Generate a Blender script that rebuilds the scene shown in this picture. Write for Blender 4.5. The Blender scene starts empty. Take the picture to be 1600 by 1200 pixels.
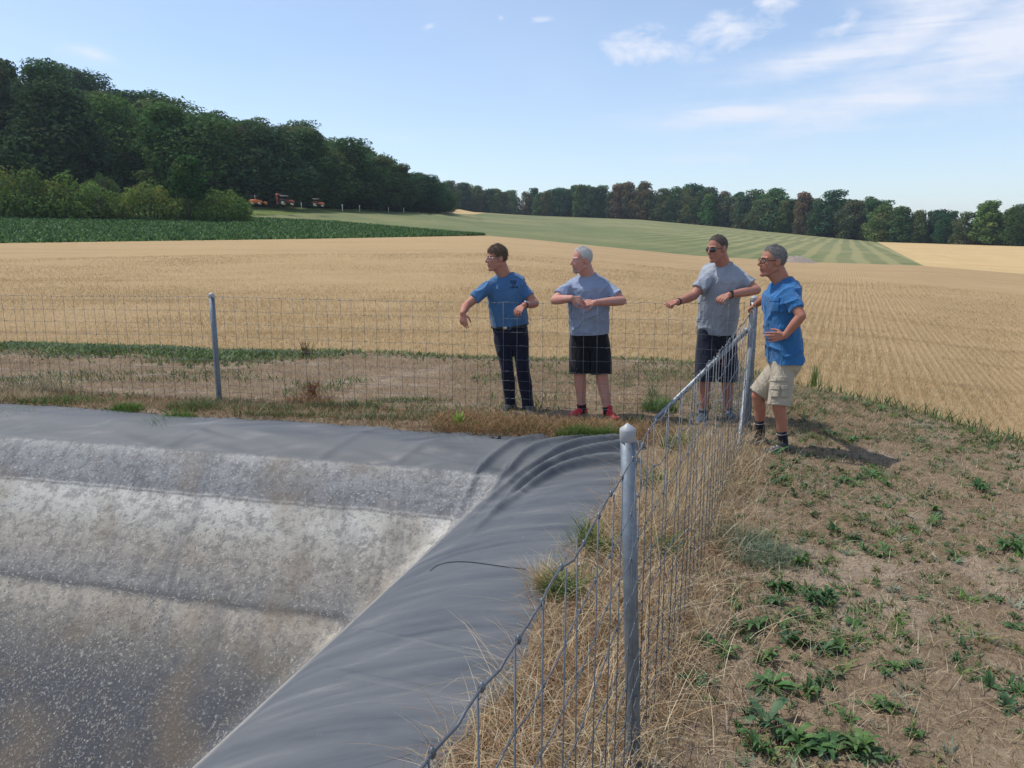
import bpy, math, random
import numpy as np
from mathutils import Vector, Matrix

S = bpy.context.scene
COL = S.collection
rng = np.random.default_rng(7)
random.seed(7)

# ------------------------------------------------------------ camera
F_PX, CAM_H = 1180.0, 1.83
PITCH = math.atan(220.0 / F_PX)
cam_d = bpy.data.cameras.new('camera'); cam = bpy.data.objects.new('camera', cam_d); COL.objects.link(cam)
cam_d.sensor_width = 36.0; cam_d.lens = 36.0 * F_PX / 1600.0
cam_d.clip_start = 0.05; cam_d.clip_end = 12000
cam.location = (0, 0, CAM_H); cam.rotation_euler = (math.pi / 2 - PITCH, 0, 0)
S.camera = cam

# ------------------------------------------------------------ light
SUN_AZ = math.radians(-72)      # clockwise from +Y (view direction): the sun stands high on the left, a little ahead
SUN_EL = math.radians(60)
w = bpy.data.worlds.new('World'); S.world = w; w.use_nodes = True
S.view_settings.view_transform = 'Standard'; S.view_settings.look = 'None'
S.view_settings.gamma = 1.0; S.view_settings.use_curve_mapping = False
S.view_settings.exposure = 0.63
sun_d = bpy.data.lights.new('sun', 'SUN'); sun = bpy.data.objects.new('sun', sun_d); COL.objects.link(sun)
sun_d.energy = 2.5; sun_d.angle = math.radians(0.53); sun_d.color = (1.0, 0.95, 0.86)
sdir = Vector((math.sin(SUN_AZ) * math.cos(SUN_EL), math.cos(SUN_AZ) * math.cos(SUN_EL), math.sin(SUN_EL)))
sun.rotation_euler = sdir.to_track_quat('Z', 'Y').to_euler(); sun.location = (-20, 10, 30)

def build_world():
    nt = w.node_tree; N = nt.nodes; L = nt.links; N.clear()
    out = N.new('ShaderNodeOutputWorld'); bg = N.new('ShaderNodeBackground'); L.new(bg.outputs[0], out.inputs[0])
    sky = N.new('ShaderNodeTexSky'); sky.sky_type = 'NISHITA'; sky.sun_disc = False
    sky.sun_elevation = SUN_EL; sky.sun_rotation = SUN_AZ
    sky.altitude = 300; sky.air_density = 1.0; sky.dust_density = 0.45; sky.ozone_density = 2.0
    bg.inputs[1].default_value = 0.115
    tc = N.new('ShaderNodeTexCoord')
    def math_(op, a, b=None, c=None, clamp=False):
        n = N.new('ShaderNodeMath'); n.operation = op; n.use_clamp = clamp
        for i, x in enumerate((a, b, c)):
            if x is None: continue
            if isinstance(x, (int, float)): n.inputs[i].default_value = x
            else: L.new(x, n.inputs[i])
        return n.outputs[0]
    sep = N.new('ShaderNodeSeparateXYZ'); L.new(tc.outputs['Generated'], sep.inputs[0])
    X, Y, Z = sep.outputs
    az = math_('ARCTAN2', X, Y); el = math_('ARCSINE', Z)
    def noise(vec, scale, detail, rough, dist=0.0):
        n = N.new('ShaderNodeTexNoise'); n.inputs['Scale'].default_value = scale; n.inputs['Detail'].default_value = detail
        n.inputs['Roughness'].default_value = rough; n.inputs['Distortion'].default_value = dist
        L.new(vec, n.inputs['Vector']); return n.outputs[0]
    ae = N.new('ShaderNodeCombineXYZ'); L.new(az, ae.inputs[0]); L.new(math_('MULTIPLY', el, 2.1), ae.inputs[1])
    aeq = N.new('ShaderNodeCombineXYZ'); L.new(az, aeq.inputs[0]); L.new(el, aeq.inputs[1])
    puff = noise(ae.outputs[0], 17.0, 5.0, 0.62, 0.35)
    big = noise(ae.outputs[0], 3.1, 3.0, 0.5, 0.2)
    mp = N.new('ShaderNodeMapping'); mp.inputs['Rotation'].default_value = (0, 0, math.radians(-24)); mp.inputs['Scale'].default_value = (5.0, 26.0, 1)
    L.new(ae.outputs[0], mp.inputs[0]); streak = noise(mp.outputs[0], 1.0, 4.0, 0.6, 0.6)
    # patches of cloud (azimuth, elevation, half-widths in radians, tilt, strength), puffed or streaked
    def P(u, v): return math.atan((u - 800) / F_PX), math.atan((380 - v) / math.hypot(F_PX, u - 800) * 1.0)
    patches = [(985, 98, .050, .021, .10, .95, 0), (1108, 78, .060, .022, .25, 1.0, 0), (1180, 30, .030, .030, .9, .8, 0),
               (1290, 66, .040, .020, .1, .62, 0), (1400, 60, .085, .034, .35, .75, 1), (1270, 112, .11, .018, .12, .62, 1),
               (1520, 95, .10, .045, .30, .75, 1), (1120, 194, .085, .012, .03, .8, 1), (1330, 170, .15, .026, .12, .62, 1),
               (1480, 20, .06, .03, .4, .55, 1), (1575, 15, .05, .02, .4, .55, 0), (1560, 60, .06, .02, .4, .6, 0), (848, 60, .022, .006, 0, .8, 0), (676, 71, .014, .007, .3, .62, 0), (784, 55, .008, .010, 0, .45, 0),
               (186, 108, .026, .008, -.15, .55, 1), (670, 32, .010, .006, .0, .3, 0), (632, 228, .045, .010, 0, .25, 1), (1090, 255, .10, .012, 0, .25, 1),
               (2300, 60, .25, .06, .1, .7, 1), (-900, 40, .22, .05, .1, .6, 1)]
    tot = {0: None, 1: None}
    for (u, v, ra, re, tilt, st, kind) in patches:
        a0, e0 = P(u, v)
        mpg = N.new('ShaderNodeMapping'); mpg.vector_type = 'TEXTURE'; mpg.inputs['Location'].default_value = (a0, e0, 0)
        mpg.inputs['Rotation'].default_value = (0, 0, tilt); mpg.inputs['Scale'].default_value = (ra * 2.5, re * 2.5, 1)
        L.new(aeq.outputs[0], mpg.inputs[0])
        gr = N.new('ShaderNodeTexGradient'); gr.gradient_type = 'QUADRATIC_SPHERE'; L.new(mpg.outputs[0], gr.inputs[0])
        tot[kind] = math_('MULTIPLY', gr.outputs[1], st) if tot[kind] is None else math_('MAXIMUM', tot[kind], math_('MULTIPLY', gr.outputs[1], st))
    c0 = math_('MULTIPLY', math_('MULTIPLY_ADD', puff, 2.4, math_('SUBTRACT', math_('MULTIPLY', tot[0], 1.15), 1.42)), 1.25, clamp=True)
    c0 = math_('MULTIPLY', c0, math_('MULTIPLY', tot[0], 2.6, clamp=True))
    c1 = math_('MULTIPLY', math_('MULTIPLY_ADD', streak, 1.7, math_('MULTIPLY_ADD', puff, 1.1, math_('SUBTRACT', math_('MULTIPLY', tot[1], 1.3), 1.38))), 1.1, clamp=True)
    c1 = math_('MULTIPLY', c1, math_('MULTIPLY', tot[1], 2.6, clamp=True))
    veil = math_('MULTIPLY_ADD', math_('SUBTRACT', big, 0.42), 0.6, .26, clamp=True)
    cl = math_('MAXIMUM', math_('MULTIPLY', c0, .85), math_('MULTIPLY_ADD', c1, .75, math_('MULTIPLY', veil, .5)), clamp=True)
    mix = N.new('ShaderNodeMixRGB'); L.new(cl, mix.inputs[0])
    tint = N.new('ShaderNodeMixRGB'); tint.blend_type = 'MULTIPLY'; tint.inputs[0].default_value = 1; tint.inputs[2].default_value = SKY_TINT
    L.new(sky.outputs[0], tint.inputs[1]); L.new(tint.outputs[0], mix.inputs[1])
    mix.inputs[2].default_value = (5.0, 5.2, 5.8, 1)
    L.new(mix.outputs[0], bg.inputs[0])
SKY_TINT = (.98, .97, .98, 1)
build_world()
w.cycles.sampling_method = 'MANUAL'; w.cycles.sample_map_resolution = 256

cy = S.cycles
cy.max_bounces = 5; cy.diffuse_bounces = 3; cy.glossy_bounces = 2; cy.transmission_bounces = 4; cy.transparent_max_bounces = 6
cy.caustics_reflective = False; cy.caustics_refractive = False
# ------------------------------------------------------------ helpers
def ray(u, v):
    x = (u - 800) / F_PX; y = -(v - 600) / F_PX
    return np.array([x, math.cos(PITCH) + y * math.sin(PITCH), -math.sin(PITCH) + y * math.cos(PITCH)])
def at_y(u, v, Y):
    r = ray(u, v); return np.array([0, 0, CAM_H]) + r * (Y / r[1])
def at_d(u, v, d):
    r = ray(u, v); return np.array([0, 0, CAM_H]) + r * (d / math.hypot(r[0], r[1]))
def at_z(u, v, z):
    r = ray(u, v); return np.array([0, 0, CAM_H]) + r * ((z - CAM_H) / r[2])

def _hash(*a):
    h = np.zeros_like(a[0], dtype=np.uint64)
    for k, x in zip((374761393, 668265263, 2147483647), a):
        h = h * np.uint64(31) + (x.astype(np.int64).astype(np.uint64)) * np.uint64(k)
        h ^= h >> np.uint64(13); h *= np.uint64(1274126177); h ^= h >> np.uint64(16)
    return (h & np.uint64(0xffffff)).astype(np.float64) / 0xffffff
def vnoise(*c):
    """value noise in [-1, 1] for 2 or 3 coordinate arrays"""
    i = [np.floor(x) for x in c]; f = [x - y for x, y in zip(c, i)]; f = [x * x * (3 - 2 * x) for x in f]
    n = len(c); out = 0
    with np.errstate(over='ignore'):
        for k in range(1 << n):
            wgt = 1; cc = []
            for j in range(n):
                b = (k >> j) & 1; cc.append(i[j] + b); wgt = wgt * (f[j] if b else 1 - f[j])
            out = out + wgt * _hash(*cc)
    return out * 2 - 1
def fbm(*c, oct=4, gain=.5):
    s = 0; a = 1; t = 0; k = 1
    for o in range(oct):
        s = s + a * vnoise(*[x * k + 17.3 * o for x in c]); t += a; a *= gain; k *= 2.03
    return s / t
def sstep(a, b, x):
    t = np.clip((x - a) / (b - a), 0, 1); return t * t * (3 - 2 * t)

def mesh_data(name, V, Fs, smooth=True, col=None):
    """V (n,3); Fs: an (m,k) array or a list of such arrays of different k"""
    if not isinstance(Fs, list): Fs = [Fs]
    Fs = [np.asarray(f, dtype=np.int32) for f in Fs if len(f)]
    V = np.asarray(V, dtype=np.float32)
    me = bpy.data.meshes.new(name); me.vertices.add(len(V)); me.vertices.foreach_set('co', V.ravel())
    loops = np.concatenate([f.ravel() for f in Fs]); tot = np.concatenate([np.full(len(f), f.shape[1], np.int32) for f in Fs])
    me.loops.add(len(loops)); me.loops.foreach_set('vertex_index', loops)
    me.polygons.add(len(tot)); st = np.concatenate([[0], np.cumsum(tot)[:-1]]).astype(np.int32)
    me.polygons.foreach_set('loop_start', st)
    try: me.polygons.foreach_set('loop_total', tot)
    except Exception: pass
    if smooth: me.polygons.foreach_set('use_smooth', np.ones(len(tot), bool))
    if col is not None:
        at = me.attributes.new('Col', 'FLOAT_COLOR', 'POINT')
        c4 = np.ones((len(V), 4), np.float32); c4[:, :3] = col; at.data.foreach_set('color', c4.ravel())
    me.update(calc_edges=True); me.validate()
    return me
def obj(name, me, m=None, parent=None, label=None, cat=None, group=None, kind=None):
    o = bpy.data.objects.new(name, me); COL.objects.link(o)
    if m is not None and me is not None and not me.materials: me.materials.append(m)
    if parent is not None: o.parent = parent
    return tag(o, label, cat, group, kind)
def tag(o, label=None, cat=None, group=None, kind=None):
    if label: o['label'] = label
    if cat: o['category'] = cat
    if group: o['group'] = group
    if kind: o['kind'] = kind
    return o
def mesh(name, V, Fs, m, parent=None, smooth=True, col=None, **k):
    return obj(name, mesh_data(name, V, Fs, smooth, col), m, parent, **k)
def empty(name, loc=(0, 0, 0), rz=0, **k):
    o = obj(name, None, **k); o.location = loc; o.rotation_euler = (0, 0, rz); o.empty_display_size = .2; return o
def copy_tree(o, parent=None):
    c = o.copy(); COL.objects.link(c)
    if parent is not None: c.parent = parent
    for ch in o.children: copy_tree(ch, c)
    return c

class MB:
    """collects closed shapes into one mesh"""
    def __init__(s): s.V = []; s.F4 = []; s.F3 = []; s.n = 0
    def add(s, V, F4=(), F3=()):
        V = np.asarray(V, float)
        s.V.append(V)
        if len(F4): s.F4.append(np.asarray(F4) + s.n)
        if len(F3): s.F3.append(np.asarray(F3) + s.n)
        s.n += len(V); return s
    def data(s, name, smooth=True):
        Fs = []
        if s.F4: Fs.append(np.concatenate(s.F4))
        if s.F3: Fs.append(np.concatenate(s.F3))
        return mesh_data(name, np.concatenate(s.V), Fs, smooth)
    def build(s, name, m, parent=None, smooth=True, **k): return obj(name, s.data(name, smooth), m, parent, **k)
    def loft(s, rings, cap=True):
        """rings: list of (k,3) arrays, joined into a closed tube"""
        k = len(rings[0]); V = np.concatenate(rings); F = []; T = []
        for i in range(len(rings) - 1):
            a = i * k + np.arange(k); b = i * k + (np.arange(k) + 1) % k
            F.append(np.stack([a, b, b + k, a + k], 1))
        if cap:
            n = len(V); c0 = rings[0].mean(0); c1 = rings[-1].mean(0); V = np.vstack([V, c0, c1])
            a = np.arange(k); b = (a + 1) % k; o = (len(rings) - 1) * k
            T.append(np.stack([b, a, np.full(k, n)], 1)); T.append(np.stack([a + o, b + o, np.full(k, n + 1)], 1))
        return s.add(V, np.concatenate(F), np.concatenate(T) if T else ())
    def tube(s, pts, r, k=8, cap=True):
        pts = [np.asarray(p, float) for p in pts]; r = np.broadcast_to(r, (len(pts),)); rings = []
        up = None
        for i, p in enumerate(pts):
            t = pts[min(i + 1, len(pts) - 1)] - pts[max(i - 1, 0)]; t = t / (np.linalg.norm(t) + 1e-12)
            if up is None: up = np.array([0, 0, 1.]) if abs(t[2]) < .9 else np.array([0, 1., 0])
            x = np.cross(up, t); x /= np.linalg.norm(x); y = np.cross(t, x); up = y
            an = np.arange(k) * 2 * math.pi / k
            rings.append(p + r[i] * (np.cos(an)[:, None] * x + np.sin(an)[:, None] * y))
        return s.loft(rings, cap)
    def capsule(s, p0, r0, p1, r1, k=14):
        p0 = np.asarray(p0, float); p1 = np.asarray(p1, float); d = p1 - p0; L = np.linalg.norm(d); d = d / L
        pts = []; rr = []
        for a in (-1.45, -1.1, -.75, -.4): pts.append(p0 + d * r0 * math.sin(a)); rr.append(r0 * math.cos(a))
        pts.append(p0); rr.append(r0); pts.append(p1); rr.append(r1)
        for a in (.4, .75, 1.1, 1.45): pts.append(p1 + d * r1 * math.sin(a)); rr.append(r1 * math.cos(a))
        return s.tube(pts, np.array(rr), k)
    def ell(s, c, r, M=None, n=14, k=20):
        c = np.asarray(c, float); M = np.eye(3) if M is None else np.asarray(M); rings = []
        for i in range(1, n):
            a = -math.pi / 2 + math.pi * i / n; an = np.arange(k) * 2 * math.pi / k
            q = np.stack([r[0] * math.cos(a) * np.cos(an), r[1] * math.cos(a) * np.sin(an), np.full(k, r[2] * math.sin(a))], 1)
            rings.append(c + q @ M.T)
        return s.loft(rings)
    def box(s, c, sz, M=None):
        c = np.asarray(c, float); M = np.eye(3) if M is None else np.asarray(M); h = np.asarray(sz) / 2
        q = np.array([[x, y, z] for z in (-1, 1) for y in (-1, 1) for x in (-1, 1)]) * h
        return s.add(c + q @ M.T, [[0, 2, 3, 1], [4, 5, 7, 6], [0, 1, 5, 4], [2, 6, 7, 3], [0, 4, 6, 2], [1, 3, 7, 5]])

# ------------------------------------------------------------ materials
class NT:
    def __init__(s, name):
        s.m = bpy.data.materials.new(name); s.m.use_nodes = True; s.nt = s.m.node_tree; s.N = s.nt.nodes; s.L = s.nt.links
        s.b = s.N.get('Principled BSDF'); s.out = s.N.get('Material Output'); s._c = None
    def put(s, sock, x):
        if isinstance(x, bpy.types.NodeSocket): s.L.new(x, sock)
        elif isinstance(x, (tuple, list)) and len(x) == 3 and sock.type == 'RGBA': sock.default_value = (*x, 1)
        else: sock.default_value = x
    def co(s):
        if s._c is None: s._c = s.N.new('ShaderNodeTexCoord').outputs['Object']
        return s._c
    def map(s, scale=(1, 1, 1), rot=(0, 0, 0), loc=(0, 0, 0), vec=None):
        n = s.N.new('ShaderNodeMapping'); n.inputs['Scale'].default_value = scale; n.inputs['Rotation'].default_value = rot
        n.inputs['Location'].default_value = loc; s.L.new(vec or s.co(), n.inputs[0]); return n.outputs[0]
    def noise(s, scale, detail=4, rough=.55, vec=None, dist=0.0):
        n = s.N.new('ShaderNodeTexNoise'); s.L.new(vec or s.co(), n.inputs['Vector'])
        n.inputs['Scale'].default_value = scale; n.inputs['Detail'].default_value = detail
        n.inputs['Roughness'].default_value = rough; n.inputs['Distortion'].default_value = dist; return n.outputs[0]
    def voro(s, scale, vec=None, feature='F1', rnd=1.0):
        n = s.N.new('ShaderNodeTexVoronoi'); n.feature = feature; s.L.new(vec or s.co(), n.inputs['Vector'])
        n.inputs['Scale'].default_value = scale; n.inputs['Randomness'].default_value = rnd; return n.outputs[0]
    def wave(s, scale, dist=0, detail=2, dscale=1, vec=None, direction='X'):
        n = s.N.new('ShaderNodeTexWave'); n.bands_direction = direction; s.L.new(vec or s.co(), n.inputs['Vector'])
        n.inputs['Scale'].default_value = scale; n.inputs['Distortion'].default_value = dist
        n.inputs['Detail'].default_value = detail; n.inputs['Detail Scale'].default_value = dscale; return n.outputs[1]
    def ramp(s, x, stops, interp='LINEAR'):
        n = s.N.new('ShaderNodeValToRGB'); n.color_ramp.interpolation = interp; e = n.color_ramp.elements
        while len(e) < len(stops): e.new(0.5)
        for i, (p, c) in enumerate(stops):
            e[i].position = p; e[i].color = (*c, 1) if isinstance(c, (tuple, list)) else (c, c, c, 1)
        s.L.new(x, n.inputs[0]); return n.outputs[0]
    def mix(s, f, a, b, mode='MIX'):
        n = s.N.new('ShaderNodeMixRGB'); n.blend_type = mode
        s.put(n.inputs[0], f); s.put(n.inputs[1], a); s.put(n.inputs[2], b); return n.outputs[0]
    def math(s, op, a, b=0.0, clamp=False):
        n = s.N.new('ShaderNodeMath'); n.operation = op; n.use_clamp = clamp; s.put(n.inputs[0], a); s.put(n.inputs[1], b); return n.outputs[0]
    def sep(s, vec=None):
        n = s.N.new('ShaderNodeSeparateXYZ'); s.L.new(vec or s.co(), n.inputs[0]); return n.outputs
    def attr(s, name='Col'):
        n = s.N.new('ShaderNodeAttribute'); n.attribute_name = name; return n.outputs[0]
    def info(s, which): return s.N.new('ShaderNodeObjectInfo').outputs[which]
    def bump(s, h, strength=.5, dist=.02, normal=None):
        n = s.N.new('ShaderNodeBump'); n.inputs['Strength'].default_value = strength; n.inputs['Distance'].default_value = dist
        s.L.new(h, n.inputs['Height'])
        if normal is not None: s.L.new(normal, n.inputs['Normal'])
        s.L.new(n.outputs[0], s.b.inputs['Normal']); return n.outputs[0]
    def set(s, base=None, rough=None, metal=None, spec=None, **k):
        if base is not None: s.put(s.b.inputs['Base Color'], base)
        if rough is not None: s.put(s.b.inputs['Roughness'], rough)
        if metal is not None: s.put(s.b.inputs['Metallic'], metal)
        if spec is not None: s.put(s.b.inputs['Specular IOR Level'], spec)
        return s
    def leafy(s, color, amount=.35, rough=.6):
        """diffuse leaf that lets some light through"""
        s.set(color, rough, spec=.25)
        t = s.N.new('ShaderNodeBsdfTranslucent'); s.put(t.inputs[0], color)
        mx = s.N.new('ShaderNodeMixShader'); mx.inputs[0].default_value = amount
        s.L.new(s.b.outputs[0], mx.inputs[1]); s.L.new(t.outputs[0], mx.inputs[2]); s.L.new(mx.outputs[0], s.out.inputs[0])
        return s.m
def plain(name, c, rough=.6, metal=0., spec=.5, var=.12, scale=30., bump=0.0, bscale=60.):
    t = NT(name); n = t.noise(scale, 4)
    lo = tuple(x * (1 - var) for x in c); hi = tuple(min(1, x * (1 + var)) for x in c)
    t.set(t.ramp(n, [(.3, lo), (.7, hi)]), rough, metal, spec)
    if bump: t.bump(t.noise(bscale, 4), .6, bump)
    return t.m
# ============================================================ TERRAIN
ROW_AZ = math.radians(23.5)        # drilling direction of the fields
def field_rows(t, period):         # coordinate across the rows, as a wave
    return t.wave(1.0, .9, 2, .35, vec=t.map((1 / period * .31831 * math.pi, 1, 1), vec=t.map((1, 1, 1), (0, 0, ROW_AZ))))

def mat_stubble():
    t = NT('stubble'); big = t.noise(.05, 5, .6); mid = t.noise(.35, 5, .65); fine = t.noise(9, 6, .75)
    base = t.ramp(mid, [(.25, (.35, .235, .118)), (.5, (.425, .295, .152)), (.78, (.52, .38, .21))])
    base = t.mix(t.ramp(big, [(.35, 0.0), (.7, .55)]), base, (.50, .365, .195))
    base = t.mix(.55, base, t.ramp(fine, [(.25, (.20, .125, .06)), (.6, (.48, .33, .165)), (.85, (.62, .45, .25))]))
    # wheel tracks of the combine, crossing the view on the left, and drill rows running away on the right
    tr = t.noise(1.0, 3, .6, vec=t.map((.03, .75, 1), (0, 0, .05)))
    base = t.mix(t.ramp(tr, [(.57, 0.0), (.66, .6)]), base, (.30, .195, .095))
    rows = t.ramp(field_rows(t, .62), [(.2, 0.0), (.6, 1.0)])
    x, y, z = t.sep(); right = t.math('MULTIPLY', t.math('SUBTRACT', x, 3.0), .12, True)
    rowmask = t.math('MULTIPLY', t.math('MULTIPLY', rows, right), t.ramp(t.noise(.12, 3), [(.35, .25), (.6, .75)]))
    base = t.mix(t.math('MULTIPLY', rowmask, .30), base, (.27, .175, .09))
    t.set(base, .9, spec=.15); t.bump(t.math('ADD', t.noise(25, 6, .75), t.math('MULTIPLY', rowmask, -.6)), .9, .05); return t.m
def mat_beet():
    t = NT('beet_crop'); a = t.noise(1.1, 5, .8); r = field_rows(t, .5); b = t.noise(.06, 3)
    c = t.ramp(a, [(.3, (.028, .070, .018)), (.5, (.062, .135, .034)), (.72, (.135, .235, .06))])
    c = t.mix(t.ramp(b, [(.35, 0.0), (.65, .5)]), c, (.08, .165, .038))
    c = t.mix(t.ramp(t.noise(1.0, 4, .7, vec=t.map((.05, .5, 1))), [(.35, .45), (.55, 0.0)]), c, (.032, .085, .022))
    t.set(c, .8, spec=.12); t.bump(a, 1.0, .35); return t.m
def mat_meadow():
    t = NT('meadow'); big = t.noise(.022, 5, .62); mid = t.noise(.25, 5, .7)
    c = t.ramp(big, [(.3, (.125, .15, .07)), (.48, (.16, .18, .085)), (.62, (.25, .235, .12)), (.75, (.31, .265, .15))])
    x, y, z = t.sep(); right = t.math('MULTIPLY', t.math('SUBTRACT', x, 15.0), .03, True)
    tr = t.wave(1.0, 1.6, 2, 1.2, vec=t.map((.088, .012, 1), vec=t.map((1, 1, 1), (0, 0, ROW_AZ))))
    st = t.ramp(tr, [(.45, 0.0), (.8, 1.0)])
    c = t.mix(t.math('MULTIPLY', t.math('MULTIPLY', st, right), .75), c, (.36, .315, .155))
    c = t.mix(.3, c, t.ramp(mid, [(.3, (.05, .09, .03)), (.7, (.26, .26, .11))]))
    t.set(c, .9, spec=.1); t.bump(t.noise(3, 5, .7), .8, .15); return t.m
def mat_straw():
    t = NT('ripe_field'); a = t.noise(.12, 5, .65); f = t.noise(1.0, 5, .7, vec=t.map((.4, 2.5, 1), (0, 0, ROW_AZ)))
    c = t.ramp(a, [(.3, (.46, .31, .14)), (.7, (.60, .44, .22))]); c = t.mix(.35, c, t.ramp(f, [(.3, (.34, .22, .09)), (.7, (.66, .49, .26))]))
    t.set(c, .9, spec=.1); t.bump(f, .6, .1); return t.m
def mat_verge():
    t = NT('verge_grass'); a = t.noise(.5, 5, .7)
    t.set(t.ramp(a, [(.25, (.055, .10, .028)), (.5, (.15, .19, .055)), (.75, (.27, .26, .10))]), .9, spec=.1); t.bump(t.noise(4, 5, .7), 1, .3); return t.m
def mat_forest_floor(): return plain('forest_floor', (.035, .032, .018), .95, spec=.05, var=.4, scale=.8)
M_STUBBLE, M_BEET, M_MEADOW, M_STRAW, M_VERGE, M_WOOD = mat_stubble(), mat_beet(), mat_meadow(), mat_straw(), mat_verge(), mat_forest_floor()

def I(u, pts): return np.interp(u, [p[0] for p in pts], [p[1] for p in pts])
VB = [(-1600, 384), (0, 380), (500, 373), (760, 368), (850, 376), (950, 386), (1080, 399), (1250, 409), (1440, 415), (1600, 428), (3400, 440)]
DB = [(-1600, 105), (0, 98), (500, 102), (760, 112), (950, 106), (1250, 100), (1600, 100), (3400, 110)]
VC = [(-1600, 326), (0, 333), (380, 340), (520, 346), (640, 357), (760, 368)]
DC = [(-1600, 150), (0, 145), (380, 148), (520, 150), (640, 135), (760, 112)]
VD = [(-1600, 318), (0, 326), (380, 322), (500, 325), (600, 329), (668, 331), (676, 320), (690, 321), (740, 331), (800, 335), (810, 336), (1000, 343), (1100, 352), (1200, 362), (1370, 378), (1600, 385), (3400, 392)]
DD = [(-1600, 190), (0, 172), (380, 172), (500, 190), (600, 222), (668, 255), (676, 430), (740, 480), (810, 480), (1000, 450), (1100, 430), (1200, 400), (1370, 350), (1600, 320), (3400, 300)]
ZA = [(-1600, -.45), (700, -.42), (1050, -.62), (1270, -1.05), (1400, -1.35), (1600, -1.75), (3400, -2.2)]
DA = [(-1600, 40), (-600, 22), (0, 14), (400, 12), (700, 11.2), (1270, 10), (3400, 10)]
VS = [(-600, 10), (-200, 40), (0, 82), (60, 102), (150, 122), (250, 150), (300, 176), (400, 190), (490, 206), (600, 252), (668, 290), (690, 322)]
US = np.unique(np.concatenate([np.arange(-1600, 3401, 40), [660, 664, 668, 672, 676, 680, 684, 690, 1370, 1445, 760, 740, 500, 510, 530, 390]]))
def PB(u): return at_d(u, I(u, VB), I(u, DB))
def PC(u): return at_d(u, I(u, VC), I(u, DC)) if u < 760 else PB(u)
def PD(u): return at_d(u, I(u, VD), I(u, DD))
def PA(u):
    q = at_d(u, 380, I(u, DA)); q[2] = I(u, ZA); return q
def proj_v(p):
    x, y, z = p[0], p[1], p[2] - CAM_H
    d = y * math.cos(PITCH) - z * math.sin(PITCH); h = y * math.sin(PITCH) + z * math.cos(PITCH)
    return 600 - F_PX * h / d
def at_v(p, q, v):
    lo, hi = 0., 1.
    for _ in range(40):
        m = (lo + hi) / 2
        if proj_v(p + (q - p) * m) > v: lo = m
        else: hi = m
    return p + (q - p) * lo
def strip(name, us, inner, outer, rows, m, pw=1.0, amp=0.0, sc=.05, **k):
    P = np.array([inner(u) for u in us]); Q = np.array([outer(u) for u in us])
    t = np.linspace(0, 1, rows) ** pw
    V = P[None] * (1 - t)[:, None, None] + Q[None] * t[:, None, None]
    edge = np.minimum(1, 6 * np.minimum(t, 1 - t))[:, None]
    V[..., 2] += amp * edge * fbm(V[..., 0] * sc, V[..., 1] * sc, oct=3)
    n = len(us); i = np.arange(rows - 1)[:, None] * n + np.arange(n - 1)[None]
    Fc = np.stack([i, i + 1, i + n + 1, i + n], -1).reshape(-1, 4)
    return mesh(name, V.reshape(-1, 3), Fc, m, kind='structure', **k)
def PG(u):            # edge between the green strip field and the ripe field on the right
    p, q = PB(u), PD(u)
    return q if u <= 1370 else (p if u >= 1445 else at_v(p, q, 378 + (416 - 378) * (u - 1370) / 75))
def PE(u):            # edge of the small ripe field on the far hill
    p, q = PC(u), PD(u); return at_v(p, q, I(u, [(660, 331), (676, 332), (740, 335), (760, 330)])) if 660 <= u <= 745 else q
sel = lambda a, b: US[(US >= a) & (US <= b)]
strip('stubble_field', US, PA, PB, 60, M_STUBBLE, 2.2, .06, .15)
strip('beet_field', sel(-1600, 760), PB, PC, 20, M_BEET, 1, .25, .08)
PM = lambda u: PE(u) if u < 1300 else PG(u)
def PV(u):            # the grassy verge narrows away along the wood
    p, q = PC(u), PD(u); t = min(1, max(0, (u - 385) / 265)) ** .7; return p + (q - p) * t
strip('verge', sel(-1600, 650), PV, PD, 8, M_VERGE, 1, .5, .1)
strip('meadow', sel(390, 1445), PC, lambda u: PV(u) if u < 650 else PM(u), 40, M_MEADOW, 1.2, .35, .03)
strip('ripe_field', sel(1370, 3400), PG, PD, 20, M_STRAW, 1, .25, .04)
strip('ripe_field', sel(660, 760), PE, PD, 6, M_STRAW)
# wooded hill on the left, ground under the woods on the right, far land
def ridge_d(u): return I(u, [(-1600, 300), (0, 262), (300, 262), (668, 300), (690, 460)])
def PR(u):
    d = ridge_d(u); v = I(u, VS); p = at_d(u, v, d); p[2] -= 21.0
    q = PD(u); p[2] = max(p[2], q[2] + .5); return p
def hill_pt(u, t):
    p, q = PD(u), PR(u); r = p + (q - p) * t; r[2] = p[2] + (q[2] - p[2]) * t ** 0.85; return r
strip('wooded_hill', sel(-1600, 690), PD, PR, 16, M_WOOD, 1, 1.0, .03)
def PX(u):
    q = PD(u) if u > 690 else PR(u); d = math.hypot(q[0], q[1]); r = q * (1 + 150 / d); r[2] = q[2] + (9.0 if u > 690 else -1.5); return r
def PY_(u):
    q = PX(u); d = math.hypot(q[0], q[1]); r = q * (4000 / d); r[2] = -10; return r
strip('woodland_ground', US, lambda u: PD(u) if u > 690 else PR(u), PX, 5, M_WOOD)
strip('far_land', US, PX, PY_, 12, M_MEADOW, 2)

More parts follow.
